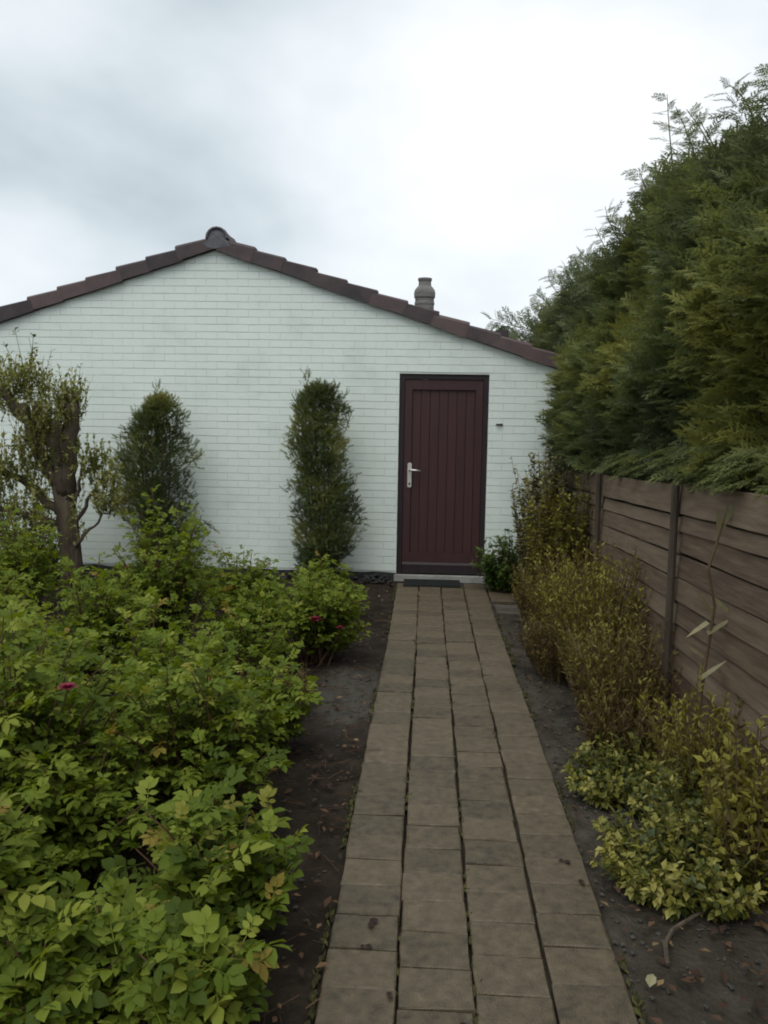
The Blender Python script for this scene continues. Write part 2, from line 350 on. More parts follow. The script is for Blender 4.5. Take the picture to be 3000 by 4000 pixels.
# ------------------------------------------------------------------ ground
XL, XR, CW, PL = -0.27, 0.602, 0.218, 0.1755
D0 = 8.556                                    # front of the gable wall
gx = np.unique(np.concatenate([np.linspace(-400, -8, 12), np.arange(-8, -3.2, .25), np.arange(-3.2, 1.6, .05), np.arange(1.6, 5, .3), np.linspace(5, 400, 12), [XL - .01, XL + .02, XR - .02, XR + .01]]))
gy = np.unique(np.concatenate([np.linspace(-300, -1, 10), np.arange(-1, 8.6, .06), np.linspace(8.6, 40, 14), np.linspace(40, 900, 12)]))
GX, GY = np.meshgrid(gx, gy, indexing='ij')
gz = np.zeros_like(GX)
for i in range(len(gx)):
    if -8 < gx[i] < 5:
        for j in range(len(gy)):
            if -1 < gy[j] < 9:
                a = mnoise.noise(Vector((gx[i] * 2.2, gy[j] * 2.2, 0))); b = mnoise.noise(Vector((gx[i] * 9, gy[j] * 9, 3)))
                gz[i, j] = -.022 + .022 * a + .014 * b
gz[(GX < -.5)] += .012
inp = (GX > XL) & (GX < XR) & (GY < 8.6); gz[inp] = -.036
ins = (GX > XR - .05) & (GX < 1.3) & (GY > 7.0) & (GY < 8.6); gz[ins] = -.036
ny = len(gy); idx = np.arange(len(gx) * ny).reshape(len(gx), ny)
F = np.stack([idx[:-1, :-1], idx[1:, :-1], idx[1:, 1:], idx[:-1, 1:]], -1).reshape(-1, 4)
g = MB(); g.add(np.stack([GX, GY, gz], -1), [F]); gro = g.build('ground', MT['soil'], smooth=True); tag(gro, kind='structure')

# ------------------------------------------------------------------ garden path of concrete blocks
rng = np.random.default_rng(5)
path = empty('garden_path', (0.166, 4, 0)); tag(path, kind='structure')
def slab_mesh(name, lx, ly, h=.05, ch=.004, seed=0, chips=.0022):
    g = np.random.default_rng(seed); m = MB()
    def ringp(ix, z, j):
        x, y = lx / 2 - ix, ly / 2 - ix
        P = np.array([(-x, -y, z), (0, -y, z), (x, -y, z), (x, 0, z), (x, y, z), (0, y, z), (-x, y, z), (-x, 0, z)])
        P[:, :2] += g.normal(size=(8, 2)) * j
        return P
    V = np.vstack([ringp(0, -h, 0), ringp(0, -ch, chips * .6), ringp(ch, 0, chips), [[0, 0, g.normal() * .0008]]])
    F4 = [(a * 8 + i, a * 8 + (i + 1) % 8, (a + 1) * 8 + (i + 1) % 8, (a + 1) * 8 + i) for a in (0, 1) for i in range(8)]
    F3 = [(16 + i, 16 + (i + 1) % 8, 24) for i in range(8)]
    m.add(V, [np.array(F4), np.array(F3)])
    return m.mesh(name)
pv = [slab_mesh('paver', CW - .0095, PL - .0042, seed=i) for i in range(7)]
for q in pv: q.materials.append(MT['paver'])
phase = [2.195, 2.294, 2.191, 2.254]
for c in range(4):
    xc = XL + CW * (c + .5)
    y = phase[c] - PL * 14
    drift = 0
    while y < 8.42:
        yc = y + PL / 2
        if yc > -.6 and yc + PL / 2 < 8.50:
            o = link('paver', pv[rng.integers(7)], None, path, (xc + rng.normal() * .0016 - .166 + .004 * math.sin(yc * 1.3 + c), yc - 4, -.002 + rng.normal() * .0018),
                     (rng.normal() * .006, rng.normal() * .006, rng.normal() * .006 + (math.pi if rng.random() < .5 else 0)))
        y += PL
# short arm of the path along the wall, to the right of the door
sv = [slab_mesh('paver', .30 - .008, .21 - .008, seed=20 + i) for i in range(4)]
for q in sv: q.materials.append(MT['paver'])
for r_ in range(4):
    for k in range(3):
        xx = XR + .012 + .15 + .30 * k - (.10 if r_ % 2 else 0) * (k > 0)
        if xx > 1.5: continue
        link('paver', sv[rng.integers(4)], None, path, (xx - .166, 7.69 + .21 * r_ - 4, -.006 + rng.normal() * .002), (rng.normal() * .006, rng.normal() * .006, rng.normal() * .008))
ev = [slab_mesh('edging_block', .42, .09, h=.08, ch=.006, seed=40 + i) for i in range(2)] 
for q in ev: q.materials.append(MT['edging'])
for k in range(2):
    for r_ in range(3):
        link('edging_block', ev[(k + r_) % 2], None, path, (.62 + .22 + .43 * k - .166, 7.16 + .115 * r_ - 4, -.016 + rng.normal() * .003), (0, 0, rng.normal() * .01))
# ------------------------------------------------------------------ house
RX, AZ, SL = -2.1693, 3.306, 0.3315
HXL, HXR, HYB = RX - 3.46, RX + 3.46, 18.5
DX0, DX1, DZ = -.2957, .608, 2.10
house = empty('house', (RX, D0, 0)); tag(house, 'white painted brick house gable with brown tiled verge and dark door', 'house')
HO = np.array([RX, D0, 0])
def rake(x): return AZ - SL * abs(x - RX)
CH, BL = .0755, .2165
def brick_mesh(seed, l=BL, h=CH):
    g = np.random.default_rng(seed); m = MB()
    gap_t = .0012 + abs(g.normal()) * .0008; gap_b = .0016 + (seed / 8.0) ** 1.8 * .0040
    x = l / 2 - .0004; z0, z1 = -h / 2 + gap_b, h / 2 - gap_t; c = .0018; cx = .0006
    fr = np.array([(-x + cx, 0, z0 + c), (x - cx, 0, z0 + c), (x - cx, 0, z1 - c), (-x + cx, 0, z1 - c)]) + g.normal(size=(4, 3)) * np.array([.0001, .0002, .0006])
    md = np.array([(-x, .005, z0), (x, .005, z0), (x, .005, z1), (-x, .005, z1)])
    bk = md + np.array([0, .03, 0])
    m.add(np.vstack([fr, md, bk]), [np.array([(0, 1, 2, 3)] + [(4 + i, 4 + (i + 1) % 4, (i + 1) % 4, i) for i in range(4)] + [(8 + i, 8 + (i + 1) % 4, 4 + (i + 1) % 4, 4 + i) for i in range(4)])])
    return m.mesh('brick'), m
BV = [brick_mesh(i) for i in range(9)]
BV.sort(key=lambda q: q[1].v[0][4][2])
for q, _ in BV: q.materials.append(MT['paint'])
def clip(poly, a, b, c):
    """keep a*x+b*z<=c"""
    outp = []
    for i in range(len(poly)):
        p, q = poly[i], poly[(i + 1) % len(poly)]; dp, dq = a * p[0] + b * p[1] - c, a * q[0] + b * q[1] - c
        if dp <= 0: outp.append(p)
        if dp * dq < 0:
            s = dp / (dp - dq); outp.append((p[0] + s * (q[0] - p[0]), p[1] + s * (q[1] - p[1])))
    return outp
rest = MB(); full = []
rng = np.random.default_rng(11)
def prism(poly):
    if len(poly) < 3: return
    A = 0.5 * abs(sum(poly[i][0] * poly[(i + 1) % len(poly)][1] - poly[(i + 1) % len(poly)][0] * poly[i][1] for i in range(len(poly))))
    if A < 2e-4: return
    n = len(poly); yj = rng.normal() * .0003
    ctr = np.mean(poly, 0)
    P = np.array([(p[0], p[1]) for p in poly]); I = ctr + (P - ctr) * (1 - .0022 / np.maximum(np.linalg.norm(P - ctr, axis=1, keepdims=True), .01))
    V = [(p[0], D0 + yj, p[1]) for p in I] + [(p[0], D0 + .006, p[1]) for p in P] + [(p[0], D0 + .035, p[1]) for p in P] + [(ctr[0], D0 + yj, ctr[1])]
    F4 = [(a * n + n + i, a * n + n + (i + 1) % n, a * n + (i + 1) % n, a * n + i) for a in (0, 1) for i in range(n)]
    rest.add(np.array(V) - HO, [np.array([(i, (i + 1) % n, 3 * n) for i in range(n)]), np.array(F4)])
ncourse = int(AZ / CH) + 1
for k in range(1, ncourse):
    zc = CH * (k + .5); xo = (k % 2) * BL / 2
    x = HXL - BL + xo
    while x < HXR:
        x0, x1 = max(x, HXL), min(x + BL, HXR); x += BL
        segs = [(x0, x1)]
        if zc - CH / 2 < DZ - .01:
            segs = []
            if x0 < DX0: segs.append((x0, min(x1, DX0)))
            if x1 > DX1: segs.append((max(x0, DX1), x1))
        for (a, b) in segs:
            if b - a < .012: continue
            zt = min(rake(a), rake(b))
            if b - a > BL - .001 and zt > zc + CH / 2:
                full.append(((a + b) / 2, zc))
            else:
                q = [(a + .0001, zc - CH / 2 + .003), (b - .0001, zc - CH / 2 + .003), (b - .0001, zc + CH / 2 - .0016), (a + .0001, zc + CH / 2 - .0016)]
                q = clip(q, SL, 1, AZ + SL * RX - .004); q = clip(q, -SL, 1, AZ - SL * RX - .004)
                prism(q)
# the 300 bricks that show largest stand alone: unhidden ones nearest the lens
def hidden(x, z):
    return (-1.5 < x < -.6 and z < 1.95) or (x < -2.2 and z < 1.8) or z < .45 or x > 1.15
full.sort(key=lambda q: (hidden(*q), (q[0]) ** 2 + D0 ** 2 + (q[1] - EYE) ** 2))
for i, (x, z) in enumerate(full):
    v = int(np.clip(4.5 + 9 * mnoise.noise(Vector((x * 1.6, round(z / CH) * 7.3, 0))) + rng.normal() * 1.2, 0, 8)); dy = rng.normal() * .0003; dz = rng.normal() * .0006
    if i < 300:
        link('brick', BV[v][0], None, house, (x - RX, dy, z + dz))
    else:
        m = BV[v][1]; rest.add(np.concatenate(m.v) + np.array([x - RX, dy, z + dz]), [np.concatenate(m.f4)])
o = rest.build('brick_courses', MT['paint'], house); o['kind'] = 'stuff'
mo = MB(); yb = D0 + .0065
def wallpoly(P):
    n = len(P); V = [(p[0] - RX, yb - D0, p[1]) for p in P] + [(p[0] - RX, .22, p[1]) for p in P]
    me_f = [tuple(range(n))] if n <= 4 else [(0, i, i + 1) for i in range(1, n - 1)]
    mo.add(V, me_f + [(i, i + n, (i + 1) % n + n, (i + 1) % n) for i in range(n)])
wallpoly([(HXL, .02), (RX, .02), (RX, AZ), (HXL, rake(HXL))])
wallpoly([(RX, .02), (DX0, .02), (DX0, rake(DX0)), (RX, AZ)])
wallpoly([(DX0, DZ), (DX1, DZ), (DX1, rake(DX1)), (DX0, rake(DX0))])
wallpoly([(DX1, .02), (HXR, .02), (HXR, rake(HXR)), (DX1, rake(DX1))])
mo.build('mortar_bed', MT['mortar'], house)
for s, xx in ((-1, HXL), (1, HXR)):
    m = MB(); m.box(xx - RX - (.22 if s > 0 else 0), xx - RX + (0 if s > 0 else .22), .225, HYB - D0, .0, rake(HXR) - .03); m.build('side_wall', MT['mortar'], house)
m = MB(); m.add([(HXL - RX + .01, HYB - D0, 0), (HXR - RX - .01, HYB - D0, 0), (HXR - RX - .01, HYB - D0, rake(HXR) - .03), (0, HYB - D0, AZ - .03), (HXL - RX + .01, HYB - D0, rake(HXR) - .03)], [(4, 3, 2, 1), (4, 1, 0)]); m.build('rear_wall', MT['mortar'], house)
# tarred plinth course at the foot of the wall
for a, b in ((HXL, DX0 - .004), (DX1 + .004, HXR)):
    m = MB(); n = int((b - a) / .08) + 1; xs = np.linspace(a, b, n + 1)
    top = .062 + np.array([mnoise.noise(Vector((q * 5, 1, 0))) for q in xs]) * .02
    for i in range(n):
        m.add([(xs[i] - RX, -.012, -.05), (xs[i + 1] - RX, -.012, -.05), (xs[i + 1] - RX, -.008, top[i + 1]), (xs[i] - RX, -.008, top[i]), (xs[i + 1] - RX, .02, top[i + 1]), (xs[i] - RX, .02, top[i])], [(0, 1, 2, 3), (3, 2, 4, 5)])
    m.build('plinth', MT['tar'], house)
# small iron hook in the wall beside the door
m = MB(); tube(m, [(.70 - RX, .0, 1.605), (.70 - RX, -.02, 1.605), (.715 - RX, -.035, 1.60), (.735 - RX, -.03, 1.608), (.75 - RX, -.012, 1.604)], [.008, .008, .009, .008, .006], 6)
m.box(.685 - RX, .755 - RX, -.006, .004, 1.594, 1.606); m.build('wall_hook', MT['iron'], house)

# door ---------------------------------------------------------------------
fr = MB(); fy0, fy1 = .022, .10; fwid = .052
fr.box(DX0 - RX, DX0 + fwid - RX, fy0, fy1, .045, DZ); fr.box(DX1 - fwid - RX, DX1 - RX, fy0, fy1, .045, DZ)
fr.box(DX0 + fwid - RX, DX1 - fwid - RX, fy0, fy1, DZ - fwid, DZ)
fr.build('door_frame', MT['frame'], house)
lx0, lx1, lz0, lz1 = DX0 + fwid + .004, DX1 - fwid - .004, .052, DZ - fwid - .004
door = MB(); st = .075
dm = door
dm.box(lx0 - RX, lx0 + st - RX, .034, .085, lz0, lz1); dm.box(lx1 - st - RX, lx1 - RX, .034, .085, lz0, lz1)
dm.box(lx0 + st - RX, lx1 - st - RX, .034, .085, lz1 - .10, lz1); dm.box(lx0 + st - RX, lx1 - st - RX, .036, .085, lz0 + .10, lz0 + .22)
dm.box(lx0 + st - RX, lx1 - st - RX, .062, .084, lz0 + .22, lz1 - .10)
doo = door.build('door', MT['door'], house); doo['label'] = 'dark red brown boarded door in the white wall'
nb = 7; bw = (lx1 - lx0 - 2 * st) / nb
m = MB(); bh0, bh1 = lz0 + .222, lz1 - .102; bv = .004; hw = bw / 2 - .0008
m.add([(-hw, 0, bh0), (hw, 0, bh0), (hw, 0, bh1), (-hw, 0, bh1), (-hw + bv, -.0045, bh0), (hw - bv, -.0045, bh0), (hw - bv, -.0045, bh1), (-hw + bv, -.0045, bh1)],
      [(4, 5, 6, 7), (0, 1, 5, 4), (1, 2, 6, 5), (2, 3, 7, 6), (3, 0, 4, 7)]); bme = m.mesh('board'); bme.materials.append(MT['door'])
for i in range(nb):
    link('board', bme, None, doo, (lx0 + st + bw * (i + .5) - RX, .0615 - .001 * (i % 2), 0))
m = MB(); m.box(lx0 - RX + .004, lx1 - RX - .004, .018, .033, lz0 + .005, lz0 + .095); m.add([(lx0 - RX + .004, .018, lz0 + .096), (lx1 - RX - .004, .018, lz0 + .096), (lx1 - RX - .004, .034, lz0 + .118), (lx0 - RX + .004, .034, lz0 + .118)], [(0, 1, 2, 3)])
m.build('weather_board', MT['frame'], doo)
m = MB(); hx = -.178 - RX
def rbox(m, x0, x1, y0, y1, z0, z1, c=.006):
    P = [(x0 + c, z0), (x1 - c, z0), (x1, z0 + c), (x1, z1 - c), (x1 - c, z1), (x0 + c, z1), (x0, z1 - c), (x0, z0 + c)]
    V = [(a, y0, b) for a, b in P] + [(a, y1, b) for a, b in P] + [((x0 + x1) / 2, y0, (z0 + z1) / 2)]
    m.add(V, [np.array([(i, (i + 1) % 8, 16) for i in range(8)]), np.array([(i + 8, (i + 1) % 8 + 8, (i + 1) % 8, i) for i in range(8)])])
rbox(m, hx - .021, hx + .021, .024, .0335, .945, 1.20, .012)
hp = m.build('handle_plate', MT['metal'], doo)
m = MB(); tube(m, [(hx, .03, 1.125), (hx, -.018, 1.125), (hx + .012, -.03, 1.126), (hx + .06, -.032, 1.124), (hx + .112, -.026, 1.118)], [.011, .010, .011, .0105, .009], 8)
m.build('door_handle', MT['metal'], doo, smooth=True)
m = MB(); tube(m, [(hx, .026, .985), (hx, .014, .985)], [.011, .010], 10); m.build('lock_cylinder', MT['iron'], doo)
m = MB(); m.box(DX0 - RX - .02, DX1 - RX + .02, -.055, .10, -.02, .042); sill = m.build('door_sill', MT['sill'], house)

# roof -----------------------------------------------------------------------
ca, sa = 1 / math.hypot(1, SL), SL / math.hypot(1, SL)
roof = MB(); OV = .06; ext = 3.46 + .10
# covering: wavy tile courses on both slopes, stepped at every course
gauge = .325; nC = int(math.ceil((ext / ca) / gauge))
for s in (-1, 1):
    for c in range(nC):
        a0, a1 = c * gauge, min((c + 1) * gauge + .02, ext / ca + .02)
        ys = np.arange(.06, HYB - D0 + .05, .075); w = .016 * np.cos(ys / .30 * 2 * math.pi)
        pts = []
        for a, lift in ((a0, .062), (a1, .088), (a1, .066)):
            pts.append(np.stack([np.full_like(ys, s * a * ca) + s * sa * (lift + w * (lift > .061)), ys, AZ - a * sa + ca * (lift + w) + .03], 1))
        V = np.vstack(pts); n = len(ys)
        F = [(i, i + 1, n + i + 1, n + i) for i in range(n - 1)] + [(n + i, n + i + 1, 2 * n + i + 1, 2 * n + i) for i in range(n - 1)]
        roof.add(V, [np.array(F)])
    # deck under the tiles
    x1 = s * ext; z1 = AZ - ext * SL
    roof.add([(0, .0, AZ + .055), (x1, .0, z1 + .055), (x1, HYB - D0, z1 + .055), (0, HYB - D0, AZ + .055), (0, .0, AZ + .004), (x1, .0, z1 + .004), (x1, HYB - D0, z1 + .004), (0, HYB - D0, AZ + .004)], [(0, 1, 2, 3), (4, 5, 6, 7), (0, 1, 5, 4), (1, 2, 6, 5)])
ro = roof.build('roof', MT['tile'], house, smooth=False)
# verge tiles: each an angled tile with a flange hanging over the wall
def verge_mesh(seed, s):
    g = np.random.default_rng(seed); m = MB(); L_ = gauge + .045
    j = lambda q=.0045: g.normal() * q
    # local: u along slope (down), y into house, n normal.  flange outer face at y=-OV
    def ring(u, lift):
        t = lift
        P = [(-OV, -.006 + j()), (-OV, t + .092 + j()), (-OV + .02, t + .112), (.05, t + .116 + j()), (.11, t + .105), (.19, t + .095), (.19, t + .07), (.02, t + .085), (-OV + .028, t + .07), (-OV + .028, -.004)]
        return [(u, y, n) for y, n in P]
    k = 10
    rs = [ring(0 + j(), .0), ring(.012, .004), ring(L_ - .012 + j(), .036), ring(L_ + j(), .028)]
    V = np.array([q for r_ in rs for q in r_], float)
    X = s * (V[:, 0] * ca + V[:, 2] * sa); Z = -V[:, 0] * sa + V[:, 2] * ca
    V = np.stack([X, V[:, 1], Z], 1)
    F = [(a * k + i, a * k + (i + 1) % k, (a + 1) * k + (i + 1) % k, (a + 1) * k + i) for a in range(3) for i in range(k)]
    F += [(b, b + i, b + i + 1) for b in (0, 3 * k) for i in range(1, k - 1)]
    m.add(V, F); me = m.mesh('verge_tile'); me.materials.append(MT['tile']); return me
rng = np.random.default_rng(21)
for s in (-1, 1):
    vm = [verge_mesh(30 + i, s) for i in range(4)]
    for c in range(nC):
        a = c * gauge + .012
        link('verge_tile', vm[rng.integers(4)], None, ro, (s * a * ca + rng.normal() * .002, rng.normal() * .003, AZ - a * sa + .0 + rng.normal() * .003))
# ridge tiles with a mortared end
rid = []
for i in range(2):
    m = MB(); k = 9
    def arc(r, y, z): return [(r * math.cos(math.pi * (1 - q / (k - 1))) * 1.0, y, z + r * math.sin(math.pi * q / (k - 1))) for q in range(k)]
    rr = [(.112, 0), (.118, .05), (.112, .052), (.106, .42)]
    V = [p for r, y in rr for p in arc(r, y, 0)] + [p for r, y in ((.094, .42), (.094, 0)) for p in arc(r, y, 0)]
    n = 6; F = [(a * k + q, a * k + q + 1, ((a + 1) % n) * k + q + 1, ((a + 1) % n) * k + q) for a in range(n) for q in range(k - 1)]
    m.add(V, F); me = m.mesh('ridge_tile', True); me.materials.append(MT['ridge']); rid.append(me)
for i in range(26):
    link('ridge_tile', rid[i % 2], None, ro, (0.02, -.075 + .385 * i, AZ + .10 + rng.normal() * .002))
m = MB(); k = 11
V = [(.092 * math.cos(math.pi * q / (k - 1)) + .02, -.055, AZ + .10 + .092 * math.sin(math.pi * q / (k - 1))) for q in range(k)] + [(-.14, -.064, AZ + .03), (.0, -.067, AZ - .004), (.16, -.064, AZ + .03), (.02, -.072, AZ + .13)]
m.add(V, [np.array([(q, (q + 1) % (k + 3), k + 3) for q in range(k + 3)])]); m.build('ridge_mortar', MT['mortarfill'], ro)
# clay flue pot on the right slope, and a raised vent tile
cx, cy = -.075 - RX, 10.5 - D0
prof = [(.0, 2.62), (.135, 2.62), (.135, 3.05), (.142, 3.06), (.142, 3.085), (.135, 3.095), (.135, 3.13), (.15, 3.145), (.152, 3.20), (.142, 3.235), (.112, 3.27), (.092, 3.285), (.088, 3.33), (.093, 3.345), (.1, 3.35), (.1, 3.375), (.078, 3.377), (.07, 3.34), (.0, 3.33)]
def lathe(m, prof, c, n=20):
    V = [(c[0] + r * math.cos(2 * math.pi * j / n), c[1] + r * math.sin(2 * math.pi * j / n), z) for r, z in prof for j in range(n)]
    m.add(V, [np.array([(i * n + j, i * n + (j + 1) % n, (i + 1) * n + (j + 1) % n, (i + 1) * n + j) for i in range(len(prof) - 1) for j in range(n)])])
prof = [(r * .86, z) for r, z in prof]
m = MB(); lathe(m, prof, (cx, cy), 14); cp = m.build('chimney_pot', MT['clay'], ro, smooth=False); cp['label'] = 'grey clay flue pot with a narrow neck'
m = MB()
for (vx, vz, vy, w_) in ((.79, 2.60, .75, .10),):
    m.add([(vx - RX - w_, vy, vz - .10), (vx - RX + w_ * .9, vy, vz - .16), (vx - RX + w_ * .9, vy + .16, vz - .16), (vx - RX - w_, vy + .16, vz - .10), (vx - RX - w_ * .75, vy + .01, vz + .03), (vx - RX + w_ * .6, vy + .01, vz + .032), (vx - RX + w_ * .6, vy + .14, vz + .032), (vx - RX - w_ * .75, vy + .14, vz + .03)],
          [(4, 5, 6, 7), (0, 1, 5, 4), (1, 2, 6, 5), (2, 3, 7, 6), (3, 0, 4, 7)])
m.build('vent_tile', MT['tile'], ro)

# doormat ------------------------------------------------------------------
m = MB(); mw, md_ = .57, .33
sl_ = slab_mesh('doormat', mw, md_, h=.006, ch=.003, seed=77)
m.box(-mw / 2, mw / 2, -md_ / 2, md_ / 2, .004, .014)
for i in range(18):
    y = -md_ / 2 + .012 + i * (md_ - .024) / 17
    m.box(-mw / 2 + .015, mw / 2 - .015, y - .005, y + .005, .0145, .0185)
mat_ = m.build('doormat', MT['rubber'], None, loc=(.075, 8.285, .001)); mat_.rotation_euler = (0, 0, .012)
tag(mat_, 'black ribbed rubber doormat lying on the path below the dark door', 'doormat')

# ------------------------------------------------------------------ fence
FX = 1.30
fence = empty('plank_fence', (FX, 4.34, 0)); tag(fence, 'low brown weathered fence of horizontal planks below the conifer hedge', 'fence')
rng = np.random.default_rng(8)
def ftop(y): return 1.295 - .030 * (y - 4.34)
posts = [-1.31, .56, 2.45, 4.32, 6.22, 8.12]
for y in posts:
    m = MB(); h = ftop(y) + .02; r_ = .021
    V = []
    for z in (-.3, .3, h - .012, h):
        q = r_ * (1 if z < h else .75)
        V += [(q * math.cos(a) , q * math.sin(a), z) for a in np.arange(8) / 8 * 2 * math.pi]
    V.append((0, 0, h + .004))
    m.add(V, [np.array([(a * 8 + i, a * 8 + (i + 1) % 8, (a + 1) * 8 + (i + 1) % 8, (a + 1) * 8 + i) for a in range(3) for i in range(8)]), np.array([(24 + i, 24 + (i + 1) % 8, 32) for i in range(8)])])
    m.build('post', MT['post'], fence, loc=(-.034, y - 4.34, 0))
hts = [.152, .082, .108, .112, .116, .112, .118, .112, .116, .112, .116]
def plank_mesh(l, h, seed):
    g = np.random.default_rng(seed); n = 7; m = MB(); t_ = .018; c = .004
    V = []
    for i in range(n):
        y = -l / 2 + l * i / (n - 1); w1, w2, b = g.normal() * .0022, g.normal() * .0022, g.normal() * .0015
        P = [(-t_ / 2 + b, -h / 2 + c + w1), (-t_ / 2 + b + .010, h / 2 - c + w2), (-t_ / 2 + b + .014, h / 2 + w2), (t_ / 2 + b + .010, h / 2 + w2), (t_ / 2 + b, -h / 2 + w1), (-t_ / 2 + b + c, -h / 2 + w1)]
        V += [(x, y, z) for x, z in P]
    F = [(a * 6 + i, a * 6 + (i + 1) % 6, (a + 1) * 6 + (i + 1) % 6, (a + 1) * 6 + i) for a in range(n - 1) for i in range(6)]
    F += [(b, b + i, b + i + 1) for b in (0, (n - 1) * 6) for i in range(1, 5)]
    m.add(V, F); me = m.mesh('plank'); me.materials.append(MT['plank']); return me
pms = {}
for k in range(len(posts) - 1):
    y0, y1 = posts[k], posts[k + 1]; z = ftop((y0 + y1) / 2) + rng.normal() * .004
    for i, h in enumerate(hts):
        key = (h, int(rng.integers(3)))
        if key not in pms: pms[key] = plank_mesh(1.875, h, hash(key) % 1000)
        gap = .004 + abs(rng.normal()) * .004
        link('plank', pms[key], None, fence, (.006 + rng.normal() * .003, (y0 + y1) / 2 - 4.34 + rng.normal() * .004, z - h / 2), (math.atan(-.030) + rng.normal() * .0022, rng.normal() * .02, rng.normal() * .0015))
        z -= h + gap

# ------------------------------------------------------------------ conifer hedge behind the fence
rng = np.random.default_rng(14)
hedge = empty('conifer_hedge', (2.1, 6, 0)); tag(hedge, 'tall dark green conifer hedge growing behind the plank fence', 'hedge')
HC = np.array([2.1, 6, 0])
m = MB(); ncx = []
ys = np.arange(-1.2, 13.4, .25)
ringn = 12; V = []
for y in ys:
    htop = 2.78 + .10 * math.sin(y * 1.7) + .08 * math.sin(y * 3.1 + 1)
    for a in range(ringn):
        an = a / ringn * 2 * math.pi; x = 2.22 + .60 * math.cos(an); z = (htop + .5) / 2 + (htop - .5) / 2 * math.sin(an)
        q = mnoise.noise(Vector((x * 2, y * 2, z * 2))) * .12
        V.append((x + q * math.cos(an), y, z + q * math.sin(an)))
n = len(ys)
F = [(i * ringn + j, i * ringn + (j + 1) % ringn, (i + 1) * ringn + (j + 1) % ringn, (i + 1) * ringn + j) for i in range(n - 1) for j in range(ringn)]
F += [(b, b + i, b + i + 1) for b in (0, (n - 1) * ringn) for i in range(1, ringn - 1)]
m.add(np.array(V) - HC, F); co = m.build('inner_growth', MT['core'], hedge)
for y in np.arange(-.6, 13, .85):
    m = MB(); x = 2.2 + rng.normal() * .06; tube(m, np.array([(x, y, -.05), (x + .02, y + .02, 1.2), (x, y, 2.4), (x, y + .03, 3.0)]) - HC, [.06, .05, .035, .015], 7); m.build('trunk', MT['bark'], hedge)
fol = MB()
def htop(y): return 3.02 + .12 * math.sin(y * 1.3 + .5) + .10 * math.sin(y * 2.9 + 1) + .10 * math.exp(-((y - 5.6) / .8) ** 2) + .13 * math.exp(-((y - 7.4) / 1.9) ** 2) - .16 * (1 - 1 / (1 + math.exp(-(y - 4.6) * 3)))
P = []; Dv = []; Nv = []; Ls = []; Rn = []
def hedge_pts(ncount, y0, y1, smin, smax):
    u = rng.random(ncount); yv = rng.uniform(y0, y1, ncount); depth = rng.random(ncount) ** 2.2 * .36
    for i in range(ncount):
        y = yv[i]; ht = htop(y)
        # outline of the cross-section: path side, rounded shoulder, top
        sface = u[i]
        if sface < .70:
            z = .85 + (ht - 1.15) * (sface / .70); zz = (z - .85) / (ht - .85)
            x = 1.42 + .12 * zz ** 3 + .05 * math.sin(z * 3 + y) - .16 * math.sin(math.pi * min(1, zz * 1.05)) * math.exp(-((y - 7.7) / 1.5) ** 2); nx, nzz = -1.0, .25 + .3 * zz
        elif sface < .82:
            a = (sface - .70) / .12 * math.pi / 2; x = 1.54 + .30 * (1 - math.cos(a)); z = ht - .30 + .30 * math.sin(a); nx, nzz = -math.cos(a), math.sin(a) + .2
        else:
            x = 1.84 + (sface - .82) / .18 * .8; z = ht; nx, nzz = -.1, 1.0
        nn = np.array([nx, rng.normal() * .15 - .12, nzz]); nn /= np.linalg.norm(nn)
        lump = mnoise.noise(Vector((x * 1.7, y * 1.7, z * 1.7))) * .17 + mnoise.noise(Vector((x * 4.5, y * 4.5, z * 4.5))) * .10
        p = np.array([x, y, z]) + nn * (lump - depth[i] + .02)
        if p[2] < ftop(y) - .02 and p[0] < FX + .07: p[0] = FX + .09
        if y > D0 - .15 and p[0] < HXR + .16: p[0] = HXR + .16 + rng.random() * .1
        d = nn * rng.uniform(.5, 1.0) + np.array([0, rng.normal() * .42, rng.normal() * .30 + .12]); 
        ln = rng.uniform(smin, smax); d = d / np.linalg.norm(d); p = p - d * .08; tip = p + d * ln
        if tip[2] < ftop(y) + .09:
            if rng.random() < .5: continue
            if min(tip[0], p[0]) < FX + .06: p[0] += FX + .06 - min(tip[0], p[0])
        P.append(p); Dv.append(d); Nv.append(np.array([nn[0] * .3 + rng.normal() * .35, rng.normal() * .35, 1.0])); Ls.append(ln)
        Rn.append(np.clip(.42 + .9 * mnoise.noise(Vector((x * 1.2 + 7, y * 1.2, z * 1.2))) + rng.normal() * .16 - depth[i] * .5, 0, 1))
hedge_pts(9000, 2.2, 8.4, .16, .28)
hedge_pts(2400, 8.4, 12.9, .20, .34)
hedge_pts(700, -1.0, 2.2, .22, .34)
for k in range(420):                                                   # fringe hanging over the top plank
    y = 2.3 + 5.6 * rng.random() ** 1.3; lump = mnoise.noise(Vector((0, y * 2.3, 4)))
    if lump < -.12: continue
    p = np.array([FX + .05 + rng.random() * .10, y, ftop(y) + .05 + .16 * rng.random()]); d = np.array([-.75, rng.normal() * .5, -.05 - .45 * rng.random() * (lump + .5)])
    P.append(p); Dv.append(d); Nv.append(np.array([-.4 + rng.normal() * .3, rng.normal() * .3, 1.0])); Ls.append(rng.uniform(.13, .22)); Rn.append(np.clip(.55 + rng.normal() * .2, 0, 1))
